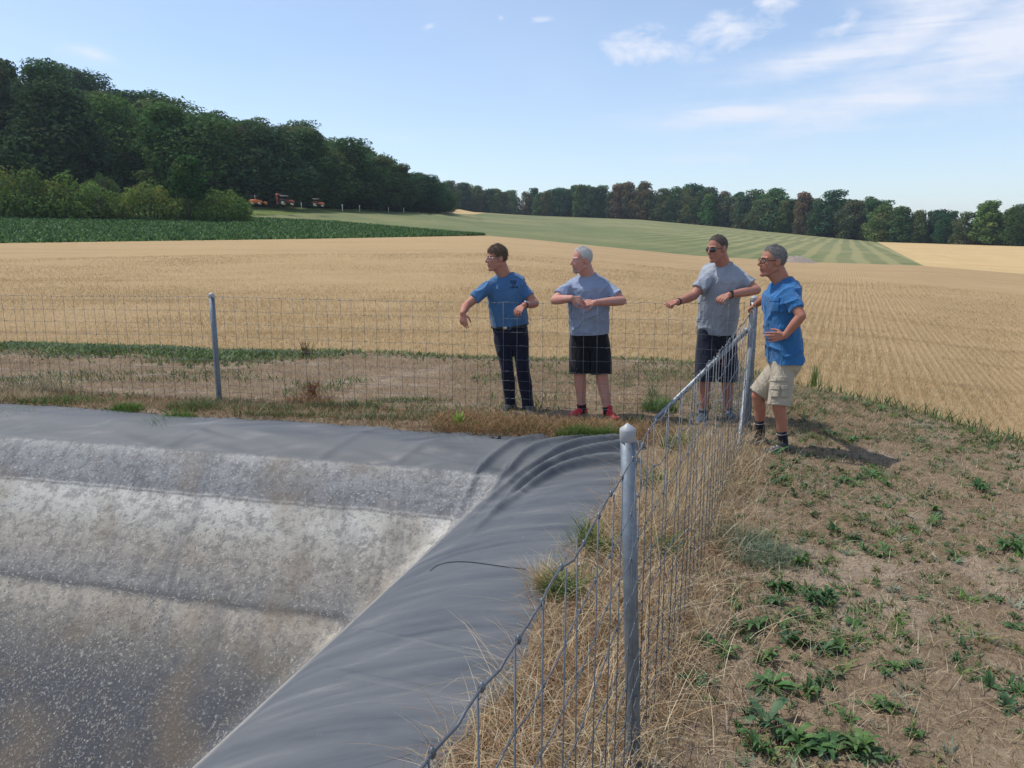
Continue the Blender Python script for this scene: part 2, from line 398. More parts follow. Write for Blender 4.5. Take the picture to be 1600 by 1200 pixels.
# ------------------------------------------------------------ the basin: distances inside the two crest lines
P1, N1 = np.array([-.35, 6.6]), np.array([-.25, -1.]) / math.hypot(.25, 1)
P2, N2 = np.array([-.62, 4.26]), np.array([-1., .325]) / math.hypot(1, .325)
WA, WB = .56, 1.0
def basin_ab(x, y):
    a = (x - P1[0]) * N1[0] + (y - P1[1]) * N1[1]; b = (x - P2[0]) * N2[0] + (y - P2[1]) * N2[1] - .05
    return a, b
def smin(a, b, k): h = np.clip(.5 + .5 * (b - a) / k, 0, 1); return b * (1 - h) + a * h - k * h * (1 - h)
def liner_edge(x, y):
    """> 0 inside the liner sheet (metres from its visible edge)"""
    a, b = basin_ab(x, y)
    e = np.minimum(a + WA + .06 * vnoise(x * 1.1, y * 1.1) + .03 * vnoise(x * 4, y * 4), b + WB + .07 * vnoise(x * 1.3 + 9, y * 1.3) + .035 * vnoise(x * 5, y * 5 + 3))
    return e
FOLDS = []
def liner_z(x, y):
    a, b = basin_ab(x, y)
    sa = np.where(a > 0, a, a * .9 / WA); sb = np.where(b > 0, b, b * .9 / WB)
    s = smin(sa, sb, .16)
    t = np.clip((s + .9) / .9, 0, 1)
    up = -.2 * t ** 2.3
    sp = np.maximum(s, 0); dn = -(np.minimum(sp, .2) * .5 + np.minimum(sp, .2) ** 2 * 1.25 + np.maximum(sp - .2, 0) * 1.0)
    z = np.maximum(up + dn, -3.2)
    near = sstep(.9, .0, np.abs(s))           # shoulders
    # slack folds in the sheet: along the far shoulder they run slantwise, on the near bank across it
    ca, sa_ = math.cos(-.42), math.sin(-.42)
    p = x * ca + y * sa_; q = -x * sa_ + y * ca
    far = sstep(-.05, -.35, -b) if False else sstep(-.3, .2, b)
    w1 = vnoise(p * .9, q * 6.5); w2 = vnoise(p * 1.7 + 5, q * 11)
    z = z + far * sstep(-.62, -.2, a) * sstep(1.3, .1, a) * (.016 * np.abs(w1) + .008 * w2) * (1 + 1.5 * sstep(1.6, .2, b))
    ridg = 1 - np.abs(vnoise(x * .55, y * 2.6))
    z = z + sstep(.25, -.1, b) * sstep(-1.0, -.75, b) * sstep(-.25, .4, a) * (.004 * ridg ** 2 + .002 * vnoise(x * 1.3, y * 6))
    for (pts, h, wd) in FOLDS:
        d = np.full(x.shape, 9.); m_ = len(pts) - 1; hh = np.zeros(x.shape)
        for i in range(len(pts) - 1):
            ax, ay = pts[i]; bx, by = pts[i + 1]; dx, dy = bx - ax, by - ay
            tt = np.clip(((x - ax) * dx + (y - ay) * dy) / (dx * dx + dy * dy), 0, 1)
            dn_ = np.hypot(x - ax - tt * dx, y - ay - tt * dy); sp_ = (i + tt) / m_; hh = np.where(dn_ < d, np.interp(sp_, [0, .1, .55, 1], [.8, 1, .8, 0]), hh); d = np.minimum(d, dn_)
        z = z + h * hh * np.exp(-(d / wd) ** 2)
    return z
def curve2(p, n=10):
    p = np.array(p, float); t = np.linspace(0, len(p) - 1, n); out = []
    for s in t:
        i = int(min(max(math.floor(s), 0), len(p) - 2)); f = s - i
        p0, p1, p2, p3 = p[max(i - 1, 0)], p[i], p[i + 1], p[min(i + 2, len(p) - 1)]
        out.append(.5 * (2 * p1 + (p2 - p0) * f + (2 * p0 - 5 * p1 + 4 * p2 - p3) * f * f + (3 * p1 - p0 - 3 * p2 + p3) * f ** 3))
    return np.array(out)
def zpix(pts, z): return curve2([at_z(u, v, z)[:2] for u, v in pts], 14)
FOLDS += [(zpix([(1005, 737), (930, 735), (870, 742), (815, 765), (760, 800)], -.05), .115, .034),
          (zpix([(1005, 712), (940, 715), (880, 722), (820, 745), (770, 790), (720, 830)], -.05), .115, .036),
          (zpix([(990, 698), (900, 703), (830, 718), (770, 752), (700, 812)], -.05), .085, .034),
          (zpix([(930, 694), (850, 700), (790, 715), (730, 752), (670, 806)], -.05), .055, .035),
          (zpix([(860, 690), (790, 700), (740, 715), (690, 745), (650, 790)], -.05), .045, .035),
          (zpix([(760, 682), (660, 694), (560, 712)], -.05), .016, .05), (zpix([(640, 668), (520, 690), (420, 706)], -.05), .016, .05),
          (zpix([(900, 765), (830, 785), (740, 840)], -.05), .010, .05), (zpix([(400, 655), (300, 672), (180, 682)], -.05), .014, .05)]

def mat_liner():
    t = NT('rubber_liner'); x, y, z = t.sep()
    dust = t.noise(1.3, 5, .65); dust2 = t.noise(1.0, 5, .65, vec=t.map((1.0, 5.5, 1.5), (0, 0, .12)), dist=.5)
    rub = t.ramp(dust2, [(.30, (.060, .067, .076)), (.42, (.083, .091, .101)), (.58, (.112, .119, .127)), (.75, (.20, .202, .20))])
    rub = t.mix(t.ramp(dust, [(.48, 0.0), (.8, .35)]), rub, (.125, .124, .12))
    sp = t.noise(30, 3, .5); rub = t.mix(t.ramp(sp, [(.72, 0.0), (.8, .5)]), rub, (.38, .37, .34))
    # water-line crusts, by height on the slope (uneven edges)
    zz = t.math('ADD', z, t.math('MULTIPLY', t.math('SUBTRACT', t.noise(2.6, 6, .72), .5), .055))
    zn = t.math('MULTIPLY', t.math('ADD', zz, 2.4), 1 / 2.3)       # -2.4 .. -.1  ->  0 .. 1
    f = lambda q: (q + 2.4) / 2.3
    crust = t.ramp(zn, [(f(-2.3), (.06, .063, .07)), (f(-1.75), (.088, .09, .098)), (f(-1.5), (.18, .167, .145)), (f(-1.30), (.36, .32, .265)), (f(-1.25), (.33, .295, .245)),
                        (f(-1.21), (.10, .10, .10)), (f(-1.16), (.21, .205, .195)), (f(-.95), (.30, .27, .23)), (f(-.80), (.37, .345, .30)), (f(-.70), (.43, .41, .37)),
                        (f(-.58), (.51, .49, .445)), (f(-.535), (.47, .455, .42)), (f(-.528), (.10, .10, .10)), (f(-.516), (.43, .42, .39)), (f(-.50), (.20, .20, .205)), (f(-.42), (.215, .22, .225)), (f(-.27), (.275, .272, .265)), (f(-.21), (.32, .315, .30))][:32])
    m1 = t.noise(11, 6, .8); m2 = t.noise(38, 4, .75); st = t.noise(1.0, 5, .7, vec=t.map((5.5, .9, .9), (0, 0, -.25)))
    crust = t.mix(t.ramp(m1, [(.42, .95), (.53, 0.0)]), crust, t.mix(.45, (.075, .075, .078), crust))
    crust = t.mix(t.ramp(m2, [(.54, 0.0), (.66, .6)]), crust, (.55, .52, .46))
    crust = t.mix(t.ramp(st, [(.5, 0.0), (.72, .55)]), crust, (.10, .105, .115))
    br = t.noise(1.6, 5, .6); crust = t.mix(t.ramp(br, [(.50, 0.0), (.70, .5)]), crust, (.19, .145, .095))
    edge = t.math('ADD', z, t.math('MULTIPLY', t.math('SUBTRACT', t.noise(9, 5, .7), .5), .05))
    cov = t.ramp(t.math('MULTIPLY', t.math('ADD', edge, .45), 2.0), [(.46, 1.0), (.51, 0.0)])
    a_in = t.ramp(t.math('MULTIPLY', t.math('ADD', t.math('ADD', t.math('MULTIPLY', x, float(N2[0])), t.math('MULTIPLY', y, float(N2[1]))), float(-(P2 @ N2)) - .05 + .5), 1.0), [(.60, 0.0), (.66, 1.0)])
    cov = t.math('MULTIPLY', cov, a_in)
    t.set(t.mix(cov, rub, crust), t.mix(cov, t.ramp(dust2, [(.3, .5), (.7, .8)]), (.95, .95, .95)), spec=.4)
    h = t.math('ADD', t.math('MULTIPLY', t.math('MULTIPLY', t.math('ADD', m1, m2), cov), 1.0), t.math('MULTIPLY', t.noise(12, 4, .6), .12))
    t.bump(h, .6, .016); return t.m
M_LINER = mat_liner()
def axis(a, b, segs):
    out = [a]
    for (e, st) in segs:
        n = max(1, int(round((e - out[-1]) / st))); out += list(np.linspace(out[-1], e, n + 1)[1:])
    return np.array(out)
gx = axis(-12, 1.8, [(-4, .07), (-1.6, .03), (1.8, .018)]); gy = axis(-2, 10, [(2.2, .08), (4.5, .03), (7.9, .018), (10.5, .05)])
X, Y = np.meshgrid(gx, gy); e = liner_edge(X, Y); Z = liner_z(X, Y)
Z = Z - .03 * sstep(.0, -.1, e) - .10 * sstep(-.08, -.25, e)
i = np.arange(len(gy) - 1)[:, None] * len(gx) + np.arange(len(gx) - 1)[None]
keep = (e > -.3); keep = keep[:-1, :-1] & keep[1:, 1:]
Fc = np.stack([i, i + 1, i + len(gx) + 1, i + len(gx)], -1)[keep]
liner = empty('pond_liner', (0, 0, 0), label='dark grey rubber liner of the empty pond, crusted with dried algae on its slopes', cat='pond liner')
mesh('liner_sheet', np.stack([X, Y, Z], -1).reshape(-1, 3), Fc, M_LINER, liner)

# ------------------------------------------------------------ the bank (berm) round the basin
def bank_z(x, y):
    xc = 4.75 - .27 * (y - 7) + .25 * vnoise(y * .5, x * 0 + 3); yc = 12.4 - .17 * x + .3 * vnoise(x * .4, y * 0)
    ex = x - xc; ey = y - yc
    k = .9; h = np.maximum(ex, ey) + k * np.log1p(np.exp(-np.abs(ex - ey) / k)) * .5
    h = np.maximum(h + .25, 0)
    fall = .16 + .34 * sstep(-1.6, 1.6, ex - ey)
    z = -fall * (np.sqrt(h * h + .16) - .4) - .012 * np.maximum(y - 8.5, 0) - .004 * np.maximum(x - 2, 0) ** 2
    return np.maximum(z, -3.2)
def ground_z(x, y):
    z = bank_z(x, y) + .022 * fbm(x * 1.4, y * 1.4, oct=4) + .010 * vnoise(x * 7, y * 7) + .004 * vnoise(x * 19, y * 19)
    e = liner_edge(x, y); return z + .02 - .16 * sstep(-.03, .12, e)
def mat_bank():
    t = NT('dry_bank'); big = t.noise(.55, 4, .6); mid = t.noise(2.3, 6, .7); fine = t.noise(24, 5, .75); pale = t.noise(1.15, 5, .68, vec=t.map(loc=(4, 7, 0)))
    c = t.ramp(mid, [(.28, (.135, .098, .066)), (.45, (.23, .17, .113)), (.6, (.31, .235, .155)), (.78, (.39, .30, .20))])
    c = t.mix(t.ramp(big, [(.4, 0.0), (.68, .5)]), c, (.205, .14, .09))
    c = t.mix(t.ramp(pale, [(.52, 0.0), (.62, .85)]), c, (.47, .38, .295))
    c = t.mix(.5, c, t.ramp(fine, [(.3, (.095, .064, .04)), (.55, (.265, .195, .128)), (.8, (.52, .42, .30))]))
    cr = t.voro(9, feature='DISTANCE_TO_EDGE'); c = t.mix(t.ramp(cr, [(.0, .35), (.03, 0.0)]), c, (.10, .07, .045))
    t.set(c, .95, spec=.08); t.bump(t.math('ADD', fine, t.math('MULTIPLY', mid, .7)), .9, .035); return t.m
M_BANK = mat_bank()
gx = axis(-40, 30, [(-12, 1.0), (-6, .12), (-.5, .06), (6, .045), (10, .12), (30, .6)]); gy = axis(-6, 30, [(1.5, .12), (9.5, .045), (14, .10), (30, .6)])
X, Y = np.meshgrid(gx, gy); Z = ground_z(X, Y); e = liner_edge(X, Y)
i = np.arange(len(gy) - 1)[:, None] * len(gx) + np.arange(len(gx) - 1)[None]
keep = (e < .35); keep = keep[:-1, :-1] & keep[1:, 1:]
mesh('bank_ground', np.stack([X, Y, Z], -1).reshape(-1, 3), np.stack([i, i + 1, i + len(gx) + 1, i + len(gx)], -1)[keep], M_BANK, kind='structure')
def stubble_z(x, y):
    """height of the stubble sheet at x, y"""
    u = 800 + F_PX * x / np.maximum(y, .1); out = np.zeros(np.shape(x))
    u = np.clip(u, -1500, 3300); d = np.hypot(x, y)
    uu = np.arange(-1600, 3401, 40); A = np.array([PA(q) for q in uu]); B = np.array([PB(q) for q in uu])
    az = np.interp(u, uu, A[:, 2]); bz = np.interp(u, uu, B[:, 2]); bd = np.interp(u, uu, np.hypot(B[:, 0], B[:, 1])); ad = np.interp(u, uu, np.hypot(A[:, 0], A[:, 1]))
    return az + (bz - az) * np.clip((d - ad) / (bd - ad), 0, 1)

# ============================================================ TREES
def mat_leaf():
    t = NT('leaves'); c = t.mix(1.0, t.info('Color'), t.attr(), 'MULTIPLY'); t.leafy(c, .30, .8); t.b.inputs['Specular IOR Level'].default_value = .04; return t.m
M_LEAF = mat_leaf()
def mat_bark():
    t = NT('bark'); n = t.noise(1.0, 5, .7, vec=t.map((6, 6, 1))); t.set(t.ramp(n, [(.3, (.045, .038, .03)), (.7, (.13, .115, .095))]), .9, spec=.1); t.bump(n, .8, .1); return t.m
M_BARK = mat_bark()
def cards(P, Nn, size, r):
    """leaf sprays: bent quads at P facing roughly along Nn"""
    n = len(P); a = r.normal(size=(n, 3)); Nn = Nn + .55 * a; Nn /= np.linalg.norm(Nn, axis=1)[:, None]
    b = r.normal(size=(n, 3)); x = np.cross(Nn, b); x /= np.linalg.norm(x, axis=1)[:, None]; y = np.cross(Nn, x)
    s = size * r.uniform(.6, 1.35, n)[:, None]; bend = -.25 * s * Nn
    V = np.stack([P - x * s * .5 - y * s * .32 + bend * .6, P - y * s * .12 + x * s * .06, P + x * s * .5 - y * s * .2 + bend, P + x * s * .3 + y * s * .36 + bend * .5, P - x * s * .24 + y * s * .42 + bend * .3], 1).reshape(-1, 3)
    i = np.arange(n) * 5; F = np.stack([i, i + 1, i + 3, i + 4], 1); T = np.stack([i + 1, i + 2, i + 3], 1)
    return V, F, T
def crown_mesh(name, lobes, ncards, size, r, tone=.25):
    """lobes: (centre, radii) ellipsoids; sprays sit in the outer shell of each lobe"""
    w_ = np.array([l[1][0] * l[1][2] for l in lobes]); w_ /= w_.sum(); Ps, Ns, Ts, Hs = [], [], [], []
    for (c, rad), ww in zip(lobes, w_):
        n = max(8, int(ncards * ww)); d = r.normal(size=(n, 3)); d /= np.linalg.norm(d, axis=1)[:, None]
        lump = 1 + .22 * vnoise(d[:, 0] * 2.2 + c[0], d[:, 1] * 2.2 + c[1], d[:, 2] * 2.2 + c[2]) + .12 * vnoise(d[:, 0] * 5 + c[0], d[:, 1] * 5, d[:, 2] * 5 + c[2])
        Ps.append(np.array(c) + d * np.array(rad) * (lump * r.uniform(.72, 1.05, n) ** .7)[:, None]); Ns.append(d + np.array([0, 0, .35]))
        Ts.append(np.full(n, r.uniform(1 - tone, 1 + tone))); Hs.append(np.full(n, max(0, r.normal()) * .22))
    P = np.concatenate(Ps); Nn = np.concatenate(Ns); T_ = np.concatenate(Ts) * r.uniform(.75, 1.25, len(P))
    V, F, T = cards(P, Nn, size, r); Hs = np.concatenate(Hs)
    col = np.repeat(np.stack([T_ * (r.uniform(.85, 1.25, len(P)) + Hs), T_, T_ * r.uniform(.8, 1.2, len(P))], 1), 5, 0)
    return mesh_data(name, V, [F, T], False, col)
def trunk_mesh(name, H, top, r, lobes, r0):
    mb = MB(); bend = r.normal(size=2) * .02 * H
    pts = [np.array([bend[0] * t * t, bend[1] * t * t, H * top * t - .4]) for t in np.linspace(0, 1, 7)]
    mb.tube(pts, np.linspace(r0, r0 * .3, 7), 9)
    for (c, rad) in [lobes[k] for k in r.choice(len(lobes), min(9, len(lobes)), replace=False)]:
        t = np.clip(c[2] / (H * top) * .55, .12, .92); p = np.array([bend[0] * t * t, bend[1] * t * t, H * top * t]); c = np.array(c)
        mb.tube([p, p + (c - p) * .5 + [0, 0, .04 * H], c], [r0 * .4, r0 * .25, r0 * .08], 6)
    return mb.data(name)
def tree_proto(seed, H, R, low, ncards, size, r0=.35, n=26):
    """H height, R crown radius, low: height fraction where foliage starts"""
    r = np.random.default_rng(seed); lobes = []; lx, ly = r.normal(size=2) * .12 * R
    for k in range(n):
        t = (k + .5) / n; z = low + (1 - low) * (.05 + .84 * t); prof = math.sqrt(max(.02, 1 - ((t - .27) / .76) ** 2)) * (.85 + .15 * min(1, t / .2))
        a = k * 2.4 + r.uniform(-.6, .6); s = R * r.uniform(.27, .50); rr = max(0, R * prof * r.uniform(.75, 1.1) - s * .8)
        lobes.append(((rr * math.cos(a) + lx * t, rr * math.sin(a) + ly * t, z * H), (s, s, s * r.uniform(.62, .95))))
    for k in range(4):
        a = r.uniform(0, 6.28); lobes.append(((R * .28 * math.cos(a) + lx, R * .28 * math.sin(a) + ly, H * r.uniform(.84, .93)), (R * .34, R * .34, H * .075)))
    lobes.append(((0, 0, H * (low + (1 - low) * .45)), (R * .6, R * .6, H * (1 - low) * .36)))
    return crown_mesh('crown', lobes, ncards, size, r), trunk_mesh('trunk', H, .8, r, lobes, r0)
PROTO_EDGE = [tree_proto(10 + k, 24, (8.6, 7.4, 9.2, 8.0, 6.8, 9.0)[k], .02, 10500, .58, .35, (30, 24, 34, 28, 22, 30)[k]) for k in range(6)]
PROTO_TALL = [tree_proto(30 + k, 20, (7.2, 6.0, 8.4, 7.6, 6.6)[k], 0.0 + .02 * (k % 3), 4600, .75, .3, 22) for k in range(5)]
GREENS = [(.048, .100, .038), (.070, .130, .042), (.042, .090, .042), (.095, .155, .05), (.056, .110, .048), (.075, .122, .05)]
BROWNS = [(.088, .105, .046), (.080, .105, .044), (.10, .108, .05)]
def tree(name, proto, p, sc, color, rz, label, group, wide=1.0, cat='tree'):
    t = empty(name, p, rz, label=label, cat=cat, group=group); t.scale = (sc * wide, sc * wide, sc)
    c = obj('crown', proto[0], M_LEAF, t); c.color = (*color, 1); obj('trunk', proto[1], M_BARK, t); return t
r = np.random.default_rng(3); cnt = {}
ORD = 'first second third fourth fifth sixth seventh eighth ninth tenth eleventh twelfth thirteenth fourteenth fifteenth sixteenth seventeenth eighteenth nineteenth twentieth'.split() + ['last'] * 20
def zone(u, z):
    out = z[0][1]
    for a, n in z:
        if u >= a: out = n
    return out
def pick_color(r, pb, lift=1.0):
    if r.uniform() < pb: c = BROWNS[r.integers(3)]; k = 'b'
    else: c = GREENS[r.integers(len(GREENS))]; k = 'g'
    return tuple(x * lift * r.uniform(.85, 1.15) for x in c), k
# the wooded hillside on the left: rows climbing from the field edge to the ridge
for row, t in enumerate([0.03, .26, .5, .75, 1.0]):
    # walk along the row with roughly even spacing
    us = np.linspace(-170, 676, 900); P = np.array([hill_pt(u, t) for u in us]); L_ = np.concatenate([[0], np.cumsum(np.linalg.norm(np.diff(P[:, :2], axis=0), axis=1))])
    step = [10.5, 11, 11, 11, 9][row]; s = r.uniform(0, step)
    while s < L_[-1]:
        u = np.interp(s, L_, us); p = hill_pt(u, t); p[:2] += r.normal(size=2) * 2.0; p[2] -= .4
        c, k = pick_color(r, .05 if u < 250 else .12); 
        H = (r.uniform(20, 25.5) if row == 0 else r.uniform(18.5, 23.5)); 
        dd_ = math.hypot(p[0], p[1]); H = min(H, max(5, CAM_H + (380 - I(u, VS)) * dd_ / math.hypot(F_PX, u - 800) - p[2] + r.uniform(-3.0, 1.0)))
        where = ['at the foot of the wooded hill', 'in the lower half of the wooded hill', 'halfway up the wooded hill', 'high on the wooded hill', 'on the skyline of the wooded hill'][row]
        lb = ('brown-tinged' if k == 'b' else 'dark green') + ' broadleaf tree ' + where
        if row == 0:
            z_ = zone(u, [(-999, 'left of the picture'), (0, 'above the long left hedge'), (190, 'above the rounded bushes'), (390, 'behind the parked machines'), (520, 'towards its right end')]); cnt[z_] = cnt.get(z_, 0) + 1
            lb = ('brown-tinged' if k == 'b' else 'dark green') + ' front tree of the wood ' + z_ + ', ' + ORD[cnt[z_] - 1] + ' from left'
        grp = where.replace('at ', 'trees at ').replace('in ', 'trees in ').replace('halfway', 'trees halfway').replace('high on', 'trees high on') if row else 'front trees at the foot of the wooded hill'
        tree('broadleaf_tree', PROTO_EDGE[r.integers(6)], p, H / 24, c, r.uniform(0, 6.28), lb, grp if row == 0 else lb.replace('broadleaf tree', 'trees'), r.uniform(1.1, 1.4) * (24 / H) ** .5)
        s += step * r.uniform(.75, 1.25)
# the long belt of trees beyond the fields on the right
for row in range(3):
    us = np.linspace(816, 1760, 900); P = np.array([PD(u) for u in us]); L_ = np.concatenate([[0], np.cumsum(np.linalg.norm(np.diff(P[:, :2], axis=0), axis=1))])
    s = r.uniform(0, 4) + row * 3
    while s < L_[-1]:
        u = np.interp(s, L_, us); p = PD(u); d = math.hypot(p[0], p[1]); p = p * (1 + (2 + row * 7.5 + r.uniform(-1.5, 1.5)) / d); p[2] = PD(u)[2] - .3 - .05 * row
        c, k = pick_color(r, .22 if 940 < u < 1330 else .08, 1.3); H = r.uniform(15, 22) * np.interp(u, [816, 900, 1000, 1300, 1420, 1650], [.88, .96, 1.06, 1.0, .80, .72])
        where = ['in the front row of the far tree belt', 'in the middle of the far tree belt', 'at the back of the far tree belt'][row]
        lb = ('browned' if k == 'b' else 'green') + ' tree ' + where
        if row == 0:
            z_ = zone(u, [(0, 'at its left end'), (900, 'above the bearded man'), (1000, 'between the middle men'), (1090, 'above the man in sunglasses'), (1180, 'above the man in cargo shorts'), (1270, 'right of all the men'), (1400, 'behind the ripe field'), (1520, 'at the right edge')]); cnt[z_] = cnt.get(z_, 0) + 1
            lb = ('browned' if k == 'b' else 'green') + ' tree of the far belt ' + z_ + ', ' + ORD[cnt[z_] - 1] + ' from left'
        if r.uniform() < .9: tree('belt_tree', PROTO_TALL[r.integers(5)], p, H / 20, c, r.uniform(0, 6.28), lb, 'front row of the far tree belt' if row == 0 else lb.replace(' tree ', ' trees ', 1), r.uniform(.85, 1.25))
        s += r.uniform(5.0, 11.0)
# the small wood on the far hill beside the gap of sky
for row in range(2):
    for u in np.arange(672, 804, 11.5):
        uu = u + r.uniform(-4, 4); p = PD(max(678, uu)); p = p * (1 + (3 + row * 8) / 480); p[2] -= 0.4; c, k = pick_color(r, .22, 1.35)
        H = r.uniform(14.5, 17.5) * np.interp(u, [672, 740, 800], [.85, 1.0, .9]); lb = ('browned' if k == 'b' else 'green') + ' tree of the small wood on the far hill'
        tree('far_tree', PROTO_TALL[r.integers(5)], p, H / 20, c, r.uniform(0, 6.28), lb, 'small wood on the far hill: ' + lb.split()[0], 1.1)
# ---------------------------------------------------------------- bushes of the field hedge
def bush(name, u0, u1, vt, vb, d, color, label, n=2600, size=.45, seed=0, cat='bush'):
    r = np.random.default_rng(seed); p = at_d((u0 + u1) / 2, vb, d); sc = d / F_PX
    W, H = (u1 - u0) * sc / 2, (vb - vt) * sc; lobes = []
    for k in range(40):
        x = r.uniform(-.80, .80); y_ = r.uniform(-.55, .55); top = math.sqrt(max(.1, 1 - x * x - y_ * y_)); s = r.uniform(.20, .30); z = top * r.uniform(.25, .98) - s * .8
        lobes.append(((W * x, W * .75 * y_, max(.14, z) * H), (W * s, W * s, H * s)))
    for k in range(9):
        x = (k / 4. - 1) * .78; lobes.append(((W * x, -W * .35, H * .16), (W * .22, W * .25, H * .2))); lobes.append(((W * x, W * .1, H * .26), (W * .22, W * .25, H * .26)))
    t = empty(name, p - np.array([0, 0, .35]), 0, label=label, cat=cat, group=None)
    t.rotation_euler = (0, 0, -math.atan2(p[0], p[1]))
    c = obj('crown', crown_mesh('crown', lobes, int(n * 2.2), size * .6, r, .18), M_LEAF, t); c.color = (*color, 1)
    mb = MB()
    for k in range(7):
        a = r.uniform(0, 6.28); mb.tube([(W * .25 * math.cos(a), W * .2 * math.sin(a), -.2), (W * .5 * math.cos(a), W * .4 * math.sin(a), H * .6)], [.14, .05], 6)
    obj('stem', mb.data('stem'), M_BARK, t); return t
bush('hedge_bush', -95, 40, 262, 334, 139, (0.107, 0.186, 0.047), 'big rounded hedge bush at the left edge of the picture', 3800, .6, 1)
bush('hedge_bush', 0, 112, 267, 334, 137, (0.121, 0.204, 0.051), 'tall hedge bush second from the left above the green crop', 3600, .6, 2)
bush('hedge_bush', 75, 160, 273, 334, 138, (0.130, 0.213, 0.051), 'hedge bush in the middle of the long left hedge', 3200, .55, 3)
bush('hedge_bush', 112, 186, 287, 334, 136, (0.139, 0.229, 0.055), 'low right-hand end bush of the long left hedge', 2800, .5, 4)
bush('hedge_bush', 140, 182, 270, 300, 160, (0.084, 0.152, 0.047), 'small bush peeping over the end of the long left hedge', 1200, .5, 5)
bush('hedge_bush', 187, 277, 285, 334, 137, (0.174, 0.251, 0.062), 'rounded yellowish green bush standing alone right of the gap', 3200, .5, 6)
bush('hedge_bush', 306, 388, 293, 339, 137, (0.130, 0.229, 0.058), 'rounded green bush nearest the orange machines', 3200, .5, 7)
bush('hedge_bush', 262, 325, 300, 338, 138, (0.107, 0.196, 0.055), 'dark bush at the foot of the small hedge tree', 2200, .5, 8)
SMALL = tree_proto(77, 9.5, 3.3, .30, 2600, .5, .16, 18)
p = at_d(296, 336, 136); tree('hedge_tree', SMALL, p - np.array([0, 0, .2]), 1.0, (.04, .10, .028), .4, 'small bright green tree rising between two rounded bushes', None)
# ============================================================ FENCES
def mat_galv(name, lo, hi, rough=.42):
    t = NT(name); n = t.noise(14, 5, .65); f = t.noise(90, 3, .6); sp = t.voro(55)
    c = t.ramp(n, [(.3, lo), (.7, hi)]); c = t.mix(.25, c, t.ramp(sp, [(.0, tuple(x * .75 for x in lo)), (.8, hi)]))
    t.set(c, t.ramp(f, [(.3, rough - .1), (.7, rough + .15)]), .75, spec=.5); t.bump(f, .15, .002); return t.m
M_POST = mat_galv('galvanised_post', (.15, .175, .205), (.25, .28, .31), .55)
M_STRUT = mat_galv('galvanised_strut', (.22, .245, .27), (.36, .385, .41), .58)
M_WIRE = mat_galv('galvanised_wire', (.11, .12, .135), (.20, .215, .235), .5)
M_CAP = plain('post_cap', (.36, .37, .38), .45, var=.08)
CORNER, NEARP, LEFTP = np.array([2.37, 7.42]), np.array([.38, 2.38]), np.array([-3.43, 8.67])
def post(base, top, r, parent, seam=True):
    base = np.asarray(base, float); top = np.asarray(top, float); mb = MB(); d = top - base
    mb.tube([base - d * .25, base, base + d * .5, top], r, 24)
    P = mb.build('post', M_POST, parent)
    c = MB(); u = d / np.linalg.norm(d)
    c.tube([top - u * .032, top - u * .030, top + u * .004, top + u * .010, top + u * .022, top + u * .028], [r + .0005, r + .0018, r + .0018, r + .0005, r * .35, .001], 24)
    c.build('cap', M_CAP, P)
    if seam:
        s = MB(); q = np.array([.0, -1, 0]); s.tube([base + q * (r + .0002), top - u * .05 + q * (r + .0002)], .0011, 5); s.build('weld_seam', M_POST, P)
    return P
ZW = [1.235, 1.07, .925, .78, .635, .505, .40, .30, .21, .13, .06]
_v = MB(); _v.tube([(0, 0, .02), (0, 0, .6), (0, 0, 1.235)], .0017, 6); VW = _v.data('vertical_wire')
_v = MB(); _v.tube([(0, 0, .02), (0, 0, .6), (0, 0, 1.235)], .0019, 5); VWF = _v.data('vertical_wire')
